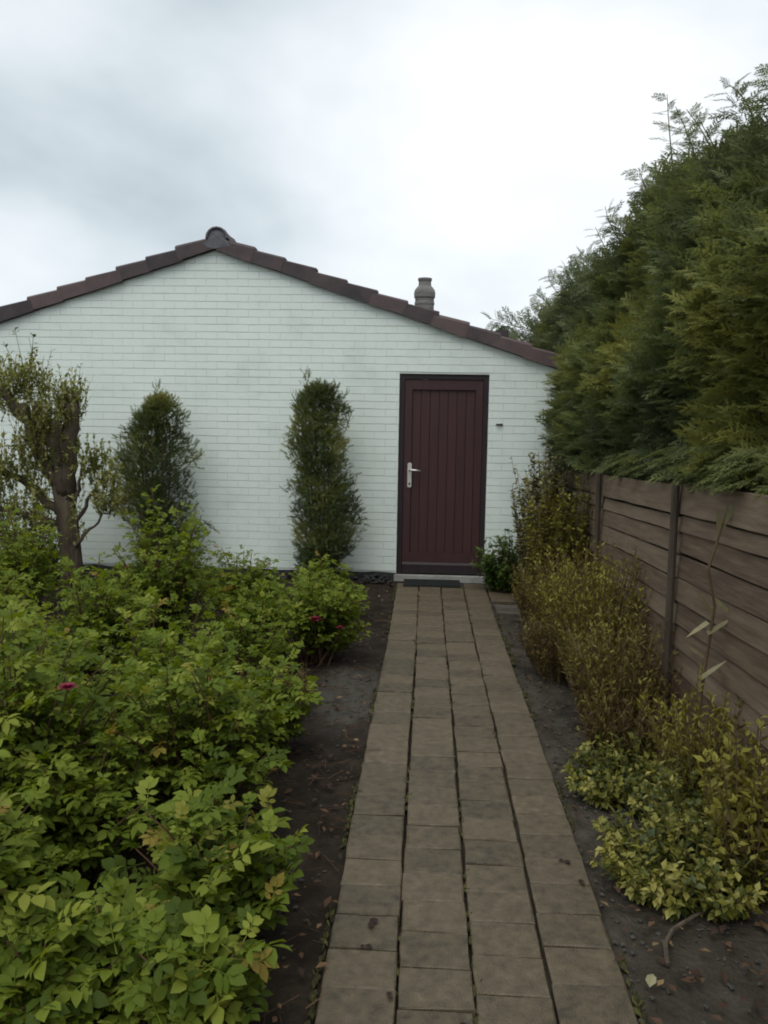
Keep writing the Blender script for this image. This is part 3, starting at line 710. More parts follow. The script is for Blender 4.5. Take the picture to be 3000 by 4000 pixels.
# loose leaders and side shoots that break the outline
def leader(base, tip, nside, sl0):
    pts = bez(base, (np.array(base) + np.array(tip)) / 2 + rng.normal(size=3) * .05, tip, np.linspace(0, 1, 6)); lead = MB(); tube(lead, pts - HC, np.linspace(.0065, .002, 6), 5); lead.build('leading_shoot', MT['greencane'], hedge); nside = int(nside * 1.7)
    T = nrm(pts[-1] - pts[0])
    for k in range(nside):
        t_ = .12 + .88 * k / nside; p = bez(base, (np.array(base) + np.array(tip)) / 2, tip, np.array([t_]))[0]
        a = k * 2.4 + rng.normal() * .3; side = nrm(np.cross(T, [math.cos(a), math.sin(a), .3])); d = side * .9 + T * .55
        P.append(p); Dv.append(d); Nv.append(np.array([rng.normal() * .5, rng.normal() * .5, 1])); Ls.append(sl0 * (1.15 - .55 * t_) * rng.uniform(.6, 1.1)); Rn.append(rng.uniform(.1, .5))
for b, tp, ns, s0 in [((1.6, 5.9, 2.9), (1.36, 5.85, 3.30), 12, .22), ((1.55, 6.6, 2.85), (1.28, 6.5, 3.22), 12, .22), ((1.5, 7.2, 2.75), (1.20, 7.1, 3.02), 12, .22), ((1.5, 8.0, 2.8), (1.22, 7.9, 3.02), 12, .22), ((1.55, 9.0, 2.85), (1.20, 8.9, 3.15), 12, .24), ((1.6, 5.2, 2.95), (1.38, 5.1, 3.42), 12, .2), ((1.65, 4.0, 2.85), (1.45, 3.9, 3.15), 12, .2), ((1.55, 5.55, 2.95), (1.42, 5.45, 3.62), 12, .17), ((1.62, 5.7, 2.95), (1.62, 5.6, 3.42), 10, .17), ((1.62, 4.5, 3.0), (1.44, 4.38, 3.26), 13, .18), ((1.7, 4.2, 2.9), (1.52, 4.05, 3.20), 13, .2), ((1.6, 4.7, 2.85), (1.36, 4.62, 3.2), 11, .16),
                      ((1.75, 3.7, 2.8), (1.6, 3.5, 3.05), 12, .2), ((1.6, 6.3, 2.95), (1.45, 6.2, 3.35), 10, .18), ((1.5, 6.9, 2.8), (1.28, 6.85, 3.15), 10, .18), ((1.5, 7.5, 2.8), (1.25, 7.4, 3.05), 10, .18),
                      ((1.55, 8.4, 2.85), (1.36, 8.3, 3.22), 10, .18), ((1.55, 9.3, 2.9), (1.40, 9.2, 3.3), 10, .18), ((1.5, 10.2, 2.9), (1.22, 10.1, 3.15), 10, .2), ((1.55, 11.2, 2.9), (1.25, 11.2, 3.15), 10, .22),
                      ((1.5, 10.8, 2.7), (.72, 10.6, 2.92), 16, .30), ((1.5, 11.0, 2.6), (.85, 10.8, 2.72), 14, .30), ((1.5, 10.3, 2.5), (.98, 10.1, 2.62), 12, .28), ((1.6, 5.0, 3.0), (1.4, 4.95, 3.35), 10, .17), ((1.45, 7.9, 2.3), (1.22, 7.7, 2.45), 8, .18), ((1.6, 3.2, 2.8), (1.45, 3.0, 3.0), 10, .2)]:
    leader(np.array(b), np.array(tp), ns, s0)
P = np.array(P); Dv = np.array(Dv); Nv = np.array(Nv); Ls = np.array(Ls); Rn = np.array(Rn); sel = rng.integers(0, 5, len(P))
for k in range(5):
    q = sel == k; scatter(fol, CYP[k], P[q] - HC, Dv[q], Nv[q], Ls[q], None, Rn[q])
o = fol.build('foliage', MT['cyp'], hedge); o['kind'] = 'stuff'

# ------------------------------------------------------------------ roses
def flower(parent, loc, r, mat):
    m = MB(); g = np.random.default_rng(int(abs(loc[0]) * 1000))
    for lay, (n, rr, el) in enumerate(((6, 1.0, .45), (5, .85, .85), (5, .65, 1.2))):
        a = np.arange(n) / n * 2 * math.pi + lay * .4
        D = np.stack([np.cos(a) * math.cos(el), np.sin(a) * math.cos(el), np.full(n, math.sin(el))], 1)
        scatter(m, LEAFLET, np.zeros((n, 3)), D, np.tile([0, 0, 1.0], (n, 1)) - D * .3, r * rr, r * rr * 1.6, g.random(n))
    o = m.build('flower', mat, parent, loc=loc); return o
rose_variants = []
for t_ in ROSE:
    m = MB(); m.add(t_[0], t_[1]); me = m.mesh('leaf', True); me.materials.append(MT['rose_obj']); rose_variants.append(me)
def rose(label, x, y, h, r, canes, per, ls, seed, single=False, flowers=(), lean=(0, 0), stretch=(1, 1), low=.32, group='rose bushes in the left bed'):
    g = np.random.default_rng(seed)
    root = empty('rose_bush', (x, y, 0)); tag(root, label, 'rose bush', group)
    cm = MB(); P = []; D = []; Nn = []; Ls = []; Rn = []
    for c in range(canes):
        a = g.random() * 2 * math.pi; rad = r * math.sqrt(g.random()) 
        b = np.array([g.normal() * .05 + lean[0] * .1, g.normal() * .05 + lean[1] * .1, -.03])
        tp = np.array([math.cos(a) * rad * stretch[0] + lean[0], math.sin(a) * rad * stretch[1] + lean[1], h * (1 - .42 * (rad / r) ** 2) * g.uniform(.55, 1.14)])
        md = np.array([b[0] * .5 + tp[0] * .5 + g.normal() * .03, b[1] * .5 + tp[1] * .5 + g.normal() * .03, tp[2] * .72])
        pts = bez(b, md, tp, np.linspace(0, 1, 6)); tube(cm, pts, np.linspace(.0065, .0022, 6), 5, cap=False)
        for k in range(per):
            t_ = low + (1 - low) * ((k + g.random()) / per) ** .75
            p = bez(b, md, tp, np.array([t_]))[0]
            az = k * 2.4 + g.normal() * .5; el = g.uniform(-.05, .55) + .55 * max(0, t_ - .85) / .15
            d = np.array([math.cos(az) * math.cos(el), math.sin(az) * math.cos(el), math.sin(el)])
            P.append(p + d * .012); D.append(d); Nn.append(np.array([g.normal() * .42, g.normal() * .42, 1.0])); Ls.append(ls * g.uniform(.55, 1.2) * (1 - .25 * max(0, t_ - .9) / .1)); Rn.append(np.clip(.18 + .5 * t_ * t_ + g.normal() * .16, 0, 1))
    cm.build('canes', MT['cane'], root)
    P, D, Nn, Ls, Rn = map(np.array, (P, D, Nn, Ls, Rn)); sel = g.integers(0, 6, len(P))
    if single:
        order = np.argsort(-(P[:, 2] * 1.2 + (-P[:, 1]) * .6)); keep = set(order[:300].tolist())
        Dn = nrm(D); X = nrm(np.cross(Dn, Nn)); Z = np.cross(X, Dn)
        for i in keep:
            o = bpy.data.objects.new('leaf', rose_variants[sel[i]]); COL.objects.link(o); o.parent = root
            mm = Matrix.Identity(4)
            for q in range(3): mm[q][0], mm[q][1], mm[q][2], mm[q][3] = X[i][q] * Ls[i], Dn[i][q] * Ls[i], Z[i][q] * Ls[i], P[i][q]
            o.matrix_local = mm
        msk = np.array([i not in keep for i in range(len(P))])
    else:
        msk = np.ones(len(P), bool)
    fm = MB()
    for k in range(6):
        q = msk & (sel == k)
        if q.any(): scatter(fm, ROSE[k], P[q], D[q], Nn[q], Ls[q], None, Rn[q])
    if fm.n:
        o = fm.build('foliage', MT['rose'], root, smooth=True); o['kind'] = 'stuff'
    for (fx, fy, fz, fr_, mat) in flowers:
        flower(root, (fx - x, fy - y, fz), fr_, MT[mat])
        m = MB(); tube(m, [(fx - x, fy - y, fz), (fx - x + (x - fx) * .1, fy - y + .04, fz - .05), (fx - x + (x - fx) * .25, fy - y + .10, fz - .12)], [.003, .003, .003], 5); m.build('flower_stem', MT['greencane'], root)
    return root
rose('nearest rose bush, at the bottom left corner, with large bright leaves', -.92, 1.98, .27, .36, 21, 12, 0.117, 1, True, stretch=(1.1, .8))
rose('lowest rose shoots at the bottom of the picture beside the bare soil', -.60, 1.95, .26, .26, 16, 12, 0.114, 21, True)
rose('low rose bush spreading toward the path in the lower left foreground', -.66, 2.42, .40, .34, 28, 12, 0.114, 2, True, stretch=(1.0, 1.0))
rose('tall rose shoots cut by the left picture edge in the foreground', -1.20, 1.95, .72, .16, 6, 11, 0.114, 3, True, low=.55)
rose('dense leafy rose bush with a dark pink bloom at left', -1.48, 2.95, .80, .46, 72, 16, 0.091, 4, True, flowers=((-1.19, 2.68, .665, .038, 'petal'),), low=.16)
rose('broad rose bush in the middle of the left bed beside the bare soil', -.86, 3.12, .66, .38, 63, 16, 0.087, 5, True, low=.14)
rose('rose bush at left behind the pink bloom', -2.05, 3.75, .80, .50, 54, 18, 0.087, 6, low=.4)
rose('middle rose bush standing right of the big left clump', -1.30, 3.95, .70, .42, 47, 16, 0.084, 7, low=.4)
rose('rose bush in the left bed at the picture edge below the pollarded shrub', -2.75, 4.7, .84, .52, 49, 18, 0.084, 8, low=.35)
rose('rounded rose bush in front of the tall bright one', -1.95, 4.75, .72, .42, 47, 16, 0.084, 9, low=.35)
rose('tallest bright green rose bush standing in front of the left columnar conifer', -1.72, 5.35, 1.06, .36, 53, 20, 0.081, 10, low=.3)
rose('rose bush filling the gap behind the foreground shoots at left', -1.75, 2.45, .62, .36, 30, 16, .10, 22, low=.3)
rose('rose bush between the middle clumps in front of the sparse canes', -1.10, 3.55, .58, .32, 30, 15, .095, 23, low=.3)
rose('low leafy rose bush left of the grey slab', -1.15, 5.55, .50, .36, 30, 15, .088, 24, low=.25)
rose('rose bush in the dark gap behind the nearest leaves at left', -1.32, 2.32, .44, .30, 26, 14, .10, 25, low=.25)
rose('small rose bush at the soil edge before the sand patch', -.74, 3.85, .42, .26, 26, 14, .085, 26, low=.2)
rose('rose shoots in the shade under the foreground bushes', -1.18, 2.72, .46, .28, 26, 14, .095, 27, low=.15)
rose('sparse rose bush with bare brown canes in mid bed', -1.05, 4.85, .45, .34, 28, 11, 0.077, 11, low=.4)
rose('rose bush with two dark pink blooms beside the path', -.72, 5.45, .60, .34, 54, 18, 0.077, 12, flowers=((-.69, 5.17, .33, .055, 'petal'), (-.53, 5.2, .28, .03, 'petal')), low=.25)
rose('small bright rose bush below the left half of the white wall', -1.42, 6.35, .60, .34, 49, 18, 0.077, 13, low=.25)
rose('yellowish green rose bush in front of the pollarded trunk', -2.92, 5.9, .92, .26, 28, 16, 0.081, 14, low=.35)
rose('rose bush at the foot of the right columnar conifer', -.82, 6.75, .46, .32, 39, 16, 0.070, 15, low=.25)
rose('low rose bush between the tall rose and the wall', -2.15, 6.5, .55, .46, 43, 16, 0.077, 16, low=.25)
rose('dark rose bush under the pollarded shrub', -3.35, 6.6, .60, .42, 39, 16, 0.081, 17, low=.25)

# ------------------------------------------------------------------ columnar conifers against the wall
def column(label, x, y, z0, h, w, seed, ntw, wob, yellow=0.0, tip=(), crown=3.2, rag=1.0):
    g = np.random.default_rng(seed); root = empty('columnar_conifer', (x, y, 0)); tag(root, label, 'conifer', 'columnar conifers against the wall')
    sm = MB()
    stems = []
    for k in range(5):
        a = k / 5 * 2 * math.pi + .4; r_ = w * .22; pts = np.array([(r_ * .3 * math.cos(a), r_ * .3 * math.sin(a), -.03), (r_ * math.cos(a), r_ * math.sin(a) * .6, h * .4), (r_ * 1.1 * math.cos(a) + wob(.8), r_ * math.sin(a) * .6, h * g.uniform(.82, .98))])
        pts = bez(pts[0], pts[1], pts[2], np.linspace(0, 1, 7)); stems.append(pts); tube(sm, pts, np.linspace(.018, .004, 7), 6)
    sm.build('stems', MT['bark'], root)
    P = []; D = []; Rn = []
    while len(P) < ntw:
        t_ = g.random(); a = g.random() * 2 * math.pi; z = z0 + (h - z0) * t_
        prof_ = min(1, .62 + 1.4 * t_) * (1 - .12 * t_) * min(1, math.sqrt(max(0, 1 - t_) * crown) + .14)
        cn = mnoise.noise(Vector((math.cos(a) * 1.3 + seed, math.sin(a) * 1.3, z * 3.4))) + .5 * mnoise.noise(Vector((math.cos(a) * 3 + seed, math.sin(a) * 3, z * 9))) 
        rr = w / 2 * prof_ * (1 + rag * cn) * (g.random() ** .55)
        if cn < -.24 and g.random() < .75: continue
        p = np.array([math.cos(a) * rr + wob(t_), math.sin(a) * rr * .62, z]); d = np.array([math.cos(a) * .55, math.sin(a) * .5, g.uniform(.0, 1.0)]) + g.normal(size=3) * .45
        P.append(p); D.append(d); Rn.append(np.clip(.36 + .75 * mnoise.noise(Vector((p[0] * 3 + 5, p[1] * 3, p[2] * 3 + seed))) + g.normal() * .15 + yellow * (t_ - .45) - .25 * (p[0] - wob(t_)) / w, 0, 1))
    for (tx, tz, n) in tip:
        for k in range(n):
            P.append(np.array([tx * (.75 + .25 * k / n) + g.normal() * .022, g.normal() * .02, tz - .24 + .22 * k / n])); D.append(np.array([g.normal() * .45, g.normal() * .5, 1.0])); Rn.append(np.clip(.5 + g.normal() * .15, 0, 1))
    P, D, Rn = map(np.array, (P, D, Rn)); f_ = MB(); sel = g.integers(0, 4, len(P))
    for k in range(4):
        q = sel == k; scatter(f_, YEW[k], P[q], D[q], rdirs(g, q.sum()) + np.array([0, -.6, .4]), g.uniform(.045, .095, q.sum()), None, Rn[q])
    o = f_.build('foliage', MT['yew'], root); o['kind'] = 'stuff'
column('bushy columnar conifer against the white wall beside the pollarded shrub', -2.66, 8.12, .25, 1.80, .66, 3, 7500, lambda t_: .05 * math.sin(t_ * 6 + 1), .25, ((.02, 1.96, 24), (.05, 1.78, 20), (-.05, 1.7, 20), (-.2, 1.74, 12), (.16, 1.82, 12), (-.09, 1.80, 10), (.25, 1.68, 10), (-.26, 1.5, 14), (.26, 1.45, 14)), 1.9, 1.15)
column('narrow columnar conifer against the white wall left of the door', -1.03, 8.12, .08, 1.93, .54, 7, 8600, lambda t_: .06 * math.sin(t_ * 7 - .6) - .06 * (t_ - .4), .5, ((-.17, 2.08, 20), (.12, 2.0, 16), (.22, 1.92, 16), (-.02, 2.0, 16), (-.27, 1.9, 16), (.30, 1.72, 12), (-.30, 1.6, 10)), 7.0, .75)

# ------------------------------------------------------------------ pollarded shrub
g = np.random.default_rng(31)
pol = empty('pollarded_shrub', (-3.22, 7.35, 0)); tag(pol, 'pollarded shrub with thick trunk and clipped yellowish tufts at far left', 'shrub')
PO = np.array([-3.22, 7.35, 0])
tr = MB()
tube(tr, np.array([(-3.20, 7.35, -.05), (-3.20, 7.35, .3), (-3.24, 7.36, .75), (-3.30, 7.36, 1.1)]) - PO, [.115, .095, .09, .085], 10)
tr.build('trunk', MT['bark'], pol, smooth=True)
br = MB()
limbs = [[(-3.25, 7.33, .9), (-3.3, 7.28, 1.2), (-3.26, 7.24, 1.58)], [(-3.3, 7.33, 1.0), (-3.46, 7.3, 1.3), (-3.56, 7.26, 1.72)], [(-3.24, 7.36, .85), (-3.22, 7.34, 1.2), (-3.14, 7.3, 1.72)], [(-3.28, 7.36, .95), (-3.5, 7.35, 1.35), (-3.75, 7.3, 1.85)], [(-3.28, 7.36, 1.0), (-3.36, 7.3, 1.4), (-3.42, 7.25, 1.7)],
         [(-3.25, 7.38, .7), (-3.6, 7.4, 1.0), (-3.95, 7.35, 1.2)], [(-3.2, 7.35, .55), (-3.02, 7.3, .85), (-2.86, 7.28, 1.08)], [(-3.2, 7.35, .68), (-3.10, 7.32, 1.0), (-3.06, 7.3, 1.22)], [(-3.17, 7.33, .42), (-3.0, 7.3, .62), (-2.78, 7.26, .80)], [(-3.28, 7.4, .9), (-3.2, 7.55, 1.3), (-3.25, 7.6, 1.7)], [(-3.3, 7.4, .6), (-3.7, 7.3, .75), (-4.05, 7.2, .85)]]
rads = [(.06, .045), (.06, .045), (.085, .06), (.065, .045), (.055, .035), (.045, .03), (.022, .01), (.022, .010), (.02, .008), (.04, .03), (.04, .02)]
for L_, (a, b) in zip(limbs, rads):
    pp = bez(*[np.array(q) - PO for q in L_], np.linspace(0, 1, 10)); pp[1:] += g.normal(size=(9, 3)) * .014
    tube(br, pp, np.linspace(a, b, 10) * (1 + g.normal(size=10) * .10) * np.append(np.ones(9), 1.15), 9)
br.build('branches', MT['bark'], pol, smooth=True)
def shoots(g, P, D, Ls, nleaf, tmpl, leaf, lw=None, rad=.004, lo=.1, el=(.2, .9), rbase=.5, rspread=.18, patch=0.0):
    """thin straight shoots with leaves all along"""
    st_ = MB(); lf = MB(); P = np.asarray(P); D = nrm(np.asarray(D)); n = len(P)
    scatter(st_, STICK, P, D, rdirs(g, n), Ls, rad)
    t_ = lo + (1 - lo) * g.random((n, nleaf)); base = P[:, None] + D[:, None] * (Ls[:, None] * t_)[..., None]
    az = g.random((n, nleaf)) * 2 * math.pi; ref = nrm(np.cross(D, np.array([.3, .5, .2]))); r2 = np.cross(D, ref)
    ee = g.uniform(el[0], el[1], (n, nleaf))
    dd = (np.cos(az) * np.cos(ee))[..., None] * ref[:, None] + (np.sin(az) * np.cos(ee))[..., None] * r2[:, None] + np.sin(ee)[..., None] * D[:, None]
    k = n * nleaf; sc = leaf * g.uniform(.65, 1.25, k)
    rn = np.clip(rbase + np.repeat(g.normal(size=n) * rspread, nleaf) + g.normal(size=k) * rspread + .18 * (t_.ravel() - .5) + patch * .9 * np.repeat(nz3(P + D * Ls[:, None] * .7, 5.0, rad * 900), nleaf), 0, 1)
    nn = rdirs(g, k) * .5 + np.array([0, 0, 1.0])
    scatter(lf, tmpl, base.reshape(-1, 3), dd.reshape(-1, 3), nn, sc, sc if lw is None else sc * lw, rn)
    return st_, lf
# heads: centre, spread, count, shoot length
heads = [((-3.62, 7.32, 1.82), (.17, .12, .08), 120, .26), ((-3.78, 7.3, 1.70), (.14, .12, .12), 60, .22), ((-3.34, 7.28, 1.52), (.15, .12, .12), 110, .32), ((-3.15, 7.3, 1.62), (.06, .07, .10), 70, .30), ((-3.42, 7.3, 1.28), (.16, .14, .16), 120, .28),
         ((-2.98, 7.3, 1.14), (.10, .08, .10), 55, .2), ((-2.86, 7.28, .98), (.10, .08, .10), 60, .2), ((-2.82, 7.26, .78), (.11, .09, .06), 55, .2), ((-3.6, 7.3, 1.05), (.22, .15, .15), 100, .26), ((-3.85, 7.25, .9), (.2, .15, .2), 110, .28), ((-3.5, 7.2, .6), (.28, .15, .18), 110, .28), ((-3.85, 7.2, .45), (.2, .15, .15), 70, .28)]
P = []; D = []; Ls = []
for c, s_, n, l in heads:
    P.append(np.array(c) - PO + g.normal(size=(n, 3)) * np.array(s_) * .75); D.append(np.stack([g.normal(size=n) * .28, g.normal(size=n) * .28, np.ones(n)], 1)); Ls.append(l * g.uniform(.5, 1.1, n))
P = np.concatenate(P); D = np.concatenate(D); Ls = np.concatenate(Ls)
st_, lf = shoots(g, P, D, Ls, 11, SMALL, .040, 1.1, .0045, .05, (.3, 1.25), .66, .2, .4)
st_.build('shoots', MT['greencane'], pol); o = lf.build('foliage', MT['tuft'], pol); o['kind'] = 'stuff'
# thin whips above the heads
P = np.array([(-3.52, 7.3, 1.95), (-3.56, 7.3, 1.95), (-3.6, 7.3, 1.95), (-3.45, 7.28, 1.7), (-3.40, 7.3, 1.7)]) - PO; D = np.array([(.12, 0, 1), (-.2, 0, 1), (-.5, 0, 1), (.3, 0, 1), (-.2, 0, 1.0)])
st_, lf = shoots(g, P, D, np.array([.36, .42, .34, .5, .6]), 5, SMALL, .055, 1.1, .006, .6, (.2, .8), .3, .1)
st_.build('whips', MT['twig'], pol); lf.build('whip_leaves', MT['bush'], pol)

# ------------------------------------------------------------------ right-hand bed
def clump(name, label, cat, x, y, h, rx, ry, n, nleaf, tmpl, leaf, lw, mat, stemmat, seed, spread=.45, rad=.005, el=(.3, 1.0), rbase=.5, rspread=.2, lo=.15, group=None, zmin=.0, hvar=(.3, 1.1), patch=.35):
    g = np.random.default_rng(seed); root = empty(name, (x, y, 0)); tag(root, label, cat, group)
    a = g.random(n) * 2 * math.pi; r_ = np.sqrt(g.random(n))
    B = np.stack([np.cos(a) * r_ * rx * .55, np.sin(a) * r_ * ry * .55, np.full(n, -.03) + zmin * g.random(n)], 1)
    Dd = np.stack([np.cos(a) * r_ * spread + g.normal(size=n) * .1, np.sin(a) * r_ * spread + g.normal(size=n) * .1, np.ones(n)], 1)
    Ls = h * g.uniform(hvar[0], hvar[1], n) * (1 - .3 * r_ ** 2)
    st_, lf = shoots(g, B, Dd, Ls, nleaf, tmpl, leaf, lw, rad, lo, el, rbase, rspread, patch)
    st_.build('stems', stemmat, root); o = lf.build('foliage', mat, root); o['kind'] = 'stuff'
    return root
clump('dry_plant', 'low reddish brown dry plant between the roses and the sand patch', 'plant', -.78, 4.45, .30, .24, .34, 150, 12, SMALL, .03, .6, MT['heath_red'], MT['dry'], 59, spread=.5, rbase=.2, rspread=.15, el=(.2, 1.1))
clump('leafy_shrub', 'dense dark olive shrub behind the pollarded trunk at the left picture edge', 'shrub', -3.85, 7.75, 1.12, .55, .40, 150, 34, SMALL, .048, 1.1, MT['tuft'], MT['twig'], 58, spread=.28, rbase=.22, rspread=.16, el=(0, .9))
clump('green_bush', 'small rounded glossy green bush beside the foot of the door', 'bush', .86, 8.12, .58, .36, .26, 240, 26, SMALL, .05, 1.3, MT['bush'], MT['twig'], 41, spread=.55, rbase=.6, el=(0, .8))
clump('pale_shrub', 'tall slender pale leaved shrub in the corner by the wall and fence', 'shrub', 1.14, 7.55, 1.50, .40, .36, 230, 85, SMALL, .044, 1.3, MT['pale'], MT['twig'], 42, spread=.05, rbase=.66, rspread=.22, el=(0, .9), lo=.12, hvar=(.6, 1.02))
clump('olive_shrub', 'olive leaved shrub leaning on the far end of the plank fence', 'shrub', 1.10, 6.75, 1.26, .34, .40, 210, 62, SMALL, .038, 1.2, MT['heath'], MT['twig'], 43, spread=.06, rbase=.58, rspread=.2, el=(0, .9), lo=.15, hvar=(.55, 1.02))
hg = 'olive heath shrubs along the fence'
hk = dict(group=hg, el=(.35, 1.25), rad=.0042, lo=.34, patch=.8)
clump('heath_shrub', 'brown tinged heath shrub below the pale shrub by the path arm', 'shrub', .98, 6.60, .68, .30, .36, 375, 24, SMALL, .034, .62, MT['heath_red'], MT['dry'], 44, spread=.3, rbase=.55, **hk)
clump('heath_shrub', 'olive heath shrub between the brown heath and the nearer post', 'shrub', 1.02, 5.85, .80, .30, .40, 425, 24, SMALL, .034, .62, MT['heath'], MT['dry'], 45, spread=.28, rbase=.52, **hk)
clump('heath_shrub', 'largest yellowish olive heath shrub in front of the fence post', 'shrub', 1.06, 5.05, .90, .28, .42, 475, 26, SMALL, .034, .62, MT['heath'], MT['dry'], 46, spread=.28, rbase=.62, **hk)
clump('heath_shrub', 'low reddish brown heath shrub at the soil edge right of the path', 'shrub', .88, 5.35, .46, .26, .40, 300, 18, SMALL, .034, .62, MT['heath_red'], MT['dry'], 47, spread=.35, rbase=.35, **hk)
clump('heath_shrub', 'straggly brown heath shrub in the middle of the right bed', 'shrub', 1.02, 4.35, .66, .26, .34, 350, 20, SMALL, .034, .62, MT['heath_red'], MT['dry'], 48, spread=.38, rbase=.6, **hk)
clump('heath_shrub', 'low dry heath shrub behind the farther variegated shrub', 'shrub', .98, 3.95, .40, .26, .24, 225, 16, SMALL, .034, .62, MT['heath_red'], MT['dry'], 56, spread=.4, rbase=.35, **hk)
clump('heath_shrub', 'tall olive heath shrub at the right edge in front of the planks', 'shrub', 1.15, 3.42, .62, .18, .28, 150, 20, SMALL, .034, .62, MT['heath'], MT['dry'], 49, spread=.25, rbase=.6, **hk)
clump('heath_shrub', 'leafy olive shrub cut by the right picture edge', 'shrub', 1.15, 2.85, .62, .16, .26, 110, 20, SMALL, .045, .9, MT['heath'], MT['dry'], 50, spread=.15, group=hg, el=(.1, 1.0), rbase=.55)
# low variegated ground shrubs
vg = 'low variegated shrubs in the right foreground'
clump('variegated_shrub', 'low yellow green variegated shrub, the farther of the two by the path', 'shrub', .93, 3.55, .26, .34, .30, 260, 16, SMALL, .034, 1.2, MT['euon'], MT['greencane'], 51, spread=1.1, group=vg, el=(-.1, .8), rbase=.50)
clump('variegated_shrub', 'wide yellow green variegated shrub in the right foreground nearest the path', 'shrub', .93, 2.84, .28, .34, .36, 330, 16, SMALL, .034, 1.2, MT['euon'], MT['greencane'], 52, spread=1.15, group=vg, el=(-.1, .8), rbase=.58)
clump('variegated_shrub', 'taller yellow green variegated shrub at the right picture edge', 'shrub', 1.10, 3.10, .36, .24, .34, 240, 16, SMALL, .034, 1.2, MT['euon'], MT['greencane'], 53, spread=.6, group=vg, el=(-.1, .8), rbase=.44)
# pale dry stalk with a few long leaves
g = np.random.default_rng(55)
stalk = empty('dry_stalk', (1.20, 3.6, 0)); tag(stalk, 'pale yellow dry stalk bent in front of the fence planks at right', 'plant')
m = MB(); tube(m, np.array([(0, 0, -.02), (.01, 0, .45), (.045, 0, .82), (.005, -.01, .98), (.04, 0, 1.10), (.07, 0, 1.22)]), [.007, .007, .006, .006, .005, .003], 6); m.build('stem', MT['dry'], stalk)
m = MB(); P = np.array([(.06, 0, 1.16), (.05, 0, 1.12), (.06, 0, 1.18), (.03, 0, .80), (.02, 0, .7), (.01, 0, .6), (.03, 0, .86), (.02, 0, .75), (.0, 0, .5)]); D = np.array([(.2, 0, 1), (-.15, 0, 1), (.5, -.2, .8), (-.5, -.2, .6), (.6, -.2, .5), (-.6, -.3, .4), (.5, -.1, -.4), (-.5, -.2, -.3), (.5, -.4, .6)])
scatter(m, BLADE, P, D, rdirs(g, len(P)) + np.array([-1, -1, .5]), g.uniform(.10, .19, len(P)), .022, np.linspace(.6, 1, len(P))); m.build('leaves', MT['pale'], stalk)
# dark twig curling on the right soil
m = MB(); tube(m, [(.74, 2.36, .0), (.755, 2.44, .014), (.80, 2.52, .012), (.88, 2.58, .02), (.98, 2.66, .012)], [.007, .008, .007, .006, .003], 6)
tw = m.build('fallen_twig', MT['bark'], None); tag(tw, 'dark curved twig lying on the grey soil at bottom right', 'twig')
# pale leaf / husk by the path edge
m = MB(); m.add(*rot_tmpl(LEAFLET, .4, .055, (0, 0, 0), .25, 1.0), 1.0); dl = m.build('fallen_leaf', MT['pale'], None, loc=(.655, 2.235, .012)); tag(dl, 'pale cream fallen leaf at the right edge of the path near the camera', 'leaf')
# dark wet leaves on the blocks
for i, (x, y, s_, a) in enumerate([(-.150, 2.49, .035, .9), (-.155, 2.375, .024, 2.0), (-.075, 2.15, .022, 0.3), (.115, 2.05, .026, 1.2), (.53, 2.93, .03, 2.5), (.56, 2.78, .026, .4)]):
    m = MB(); m.add(*rot_tmpl(LEAFLET, a, s_, (0, 0, 0), .1, 1.3), .05); m.add(*rot_tmpl(LEAFLET, a + 1.9, s_ * .8, (0, 0, 0), .12, 1.3), .1)
    o = m.build('fallen_leaf', MT['litter'], None, loc=(x, y, .006))
    tag(o, ['dark fallen leaf on the left row of path blocks, the farthest of three', 'dark fallen leaf on a cross joint of the left path row', 'smallest dark fallen leaf on the left path row nearest the camera', 'dark fallen leaf on the second path row at the bottom', 'dark fallen leaf on the right path row beside the variegated shrub', 'dark fallen leaf on the right path row just below the variegated shrub'][i], 'leaf', 'dark leaves on the path')

# ------------------------------------------------------------------ litter and pebbles (uncountable)
g = np.random.default_rng(61); n = 4200
x = np.concatenate([g.uniform(-3.2, XL - .01, 3200), g.uniform(XR + .01, 1.28, 1000)]); y = g.uniform(1.6, 8.4, n)
keep = ~((x > XR - .05) & (y > 7.05)); x, y = x[keep], y[keep]; n = len(x)
P = np.stack([x, y, np.full(n, .004) + .012 * g.random(n)], 1); a = g.random(n) * 2 * math.pi
m = MB(); scatter(m, SMALL, P, np.stack([np.cos(a), np.sin(a), g.normal(size=n) * .2], 1), rdirs(g, n) * .45 + np.array([0, 0, 1]), g.uniform(.015, .05, n), None, g.random(n))
k = 1500; P2 = np.stack([g.uniform(-2.6, XL - .02, k), g.uniform(1.7, 8.2, k), .004 + .01 * g.random(k)], 1); a = g.random(k) * 2 * math.pi
scatter(m, STICK, P2, np.stack([np.cos(a), np.sin(a), g.normal(size=k) * .12], 1), rdirs(g, k), g.uniform(.04, .14, k), .004, g.random(k) * .8)
lt = m.build('leaf_litter', MT['litter']); tag(lt, 'brown dead leaves and twigs scattered over the bed soil', 'leaf litter', kind='stuff')
OCT = (np.array([(1, 0, 0), (0, 1, 0), (-1, 0, 0), (0, -1, 0), (0, 0, .6), (.5, .5, .4), (-.5, .5, .4), (-.5, -.5, .35), (.5, -.5, .4)], float) * .5, [np.array([(0, 5, 8), (1, 6, 5), (2, 7, 6), (3, 8, 7), (5, 4, 8), (5, 6, 4), (6, 7, 4), (7, 8, 4), (0, 1, 5), (1, 2, 6), (2, 3, 7), (3, 0, 8)])])
n = 1500; x = np.where(g.random(n) < .72, g.uniform(XR + .005, 1.28, n), g.uniform(-1.2, XL - .01, n)); y = g.uniform(1.7, 7.1, n)
P = np.stack([x, y, np.full(n, -.014)], 1); a = g.random(n) * 2 * math.pi
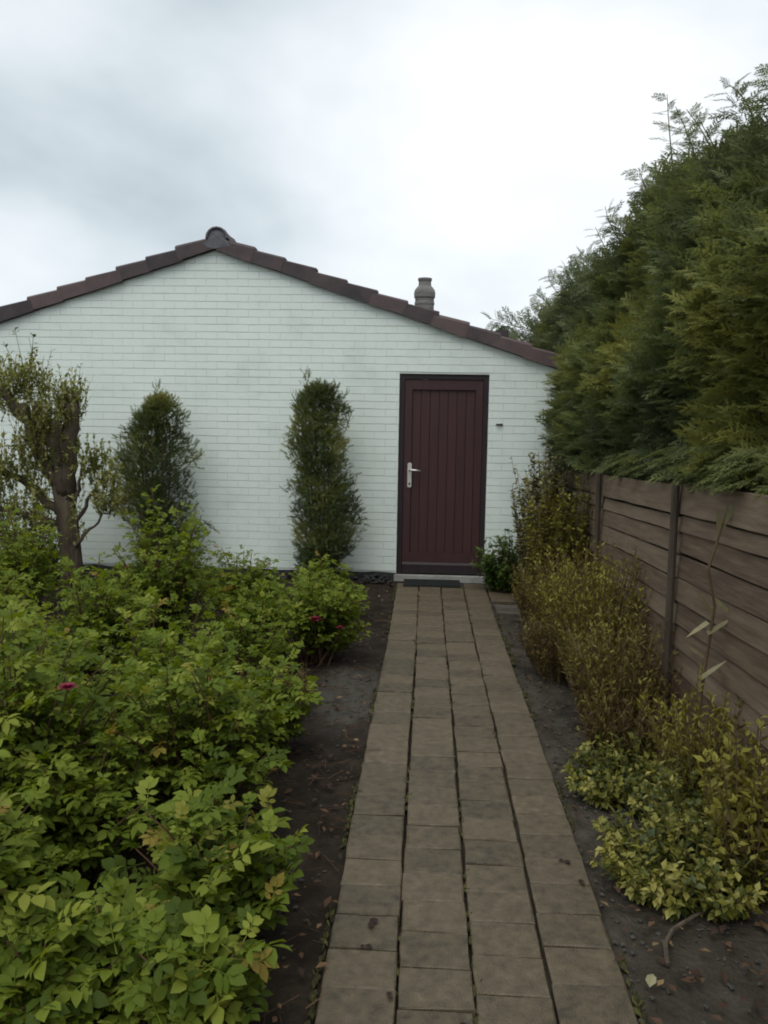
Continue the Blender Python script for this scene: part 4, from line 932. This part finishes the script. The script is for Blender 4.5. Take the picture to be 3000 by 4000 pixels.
m = MB(); scatter(m, OCT, P, np.stack([np.cos(a), np.sin(a), np.zeros(n)], 1), np.tile([0, 0, 1.0], (n, 1)), g.uniform(.006, .024, n), g.uniform(.008, .026, n), g.random(n))
pb = m.build('pebbles', MT['pebble']); tag(pb, 'small grey pebbles and soil crumbs strewn over the beds', 'pebbles', kind='stuff')
# dark stones and clods heaped against the plinth
n = 260; x = g.uniform(-3.0, DX0 - .03, n); P = np.stack([x, D0 - .03 - g.random(n) ** 1.5 * .35, .0 + .04 * g.random(n)], 1); a = g.random(n) * 2 * math.pi
m = MB(); scatter(m, OCT, P, np.stack([np.cos(a), np.sin(a), np.zeros(n)], 1), np.tile([0, 0, 1.0], (n, 1)), g.uniform(.03, .09, n), g.uniform(.03, .08, n), g.random(n))
pb = m.build('dark_clods', MT['tar']); tag(pb, 'dark clods heaped along the foot of the white wall', 'clods', kind='stuff')
# moss and small weeds in the joints and along the path edges
n = 1100; g = np.random.default_rng(71)
jx = np.array([XL - .012, XL + CW, XL + 2 * CW, XL + 3 * CW, XR + .012])[g.choice(5, n, p=[.3, .12, .12, .12, .34])]; y = g.uniform(1.7, 8.3, n)
kp = np.array([mnoise.noise(Vector((a * 3, b * 1.6, 5))) > -.05 for a, b in zip(jx, y)]) & ~((jx > XR) & (y > 7.0)); jx, y = jx[kp], y[kp]; n = len(y)
P = np.stack([jx + g.normal(size=n) * .004, y, np.full(n, -.014)], 1); m = MB()
scatter(m, OCT, P, np.stack([g.normal(size=n) * .2, np.ones(n), np.zeros(n)], 1), np.tile([0, 0, 1.0], (n, 1)), g.uniform(.02, .06, n), g.uniform(.010, .022, n), g.random(n))
k = 900; i = g.integers(0, n, k); P2 = P[i] + g.normal(size=(k, 3)) * np.array([.004, .02, 0]) + np.array([0, 0, .008])
scatter(m, BLADE, P2, np.stack([g.normal(size=k) * .6, g.normal(size=k) * .6, np.ones(k)], 1), rdirs(g, k), g.uniform(.008, .028, k), .004, g.random(k))
MT['moss'] = leafmat('joint_moss', [(0, (.022, .020, .010)), (.5, (.045, .042, .014)), (1, (.085, .085, .02))], .1, .9)
o = m.build('joint_moss', MT['moss']); tag(o, 'dull green moss and tiny weeds growing in the joints of the path', 'moss', kind='stuff')
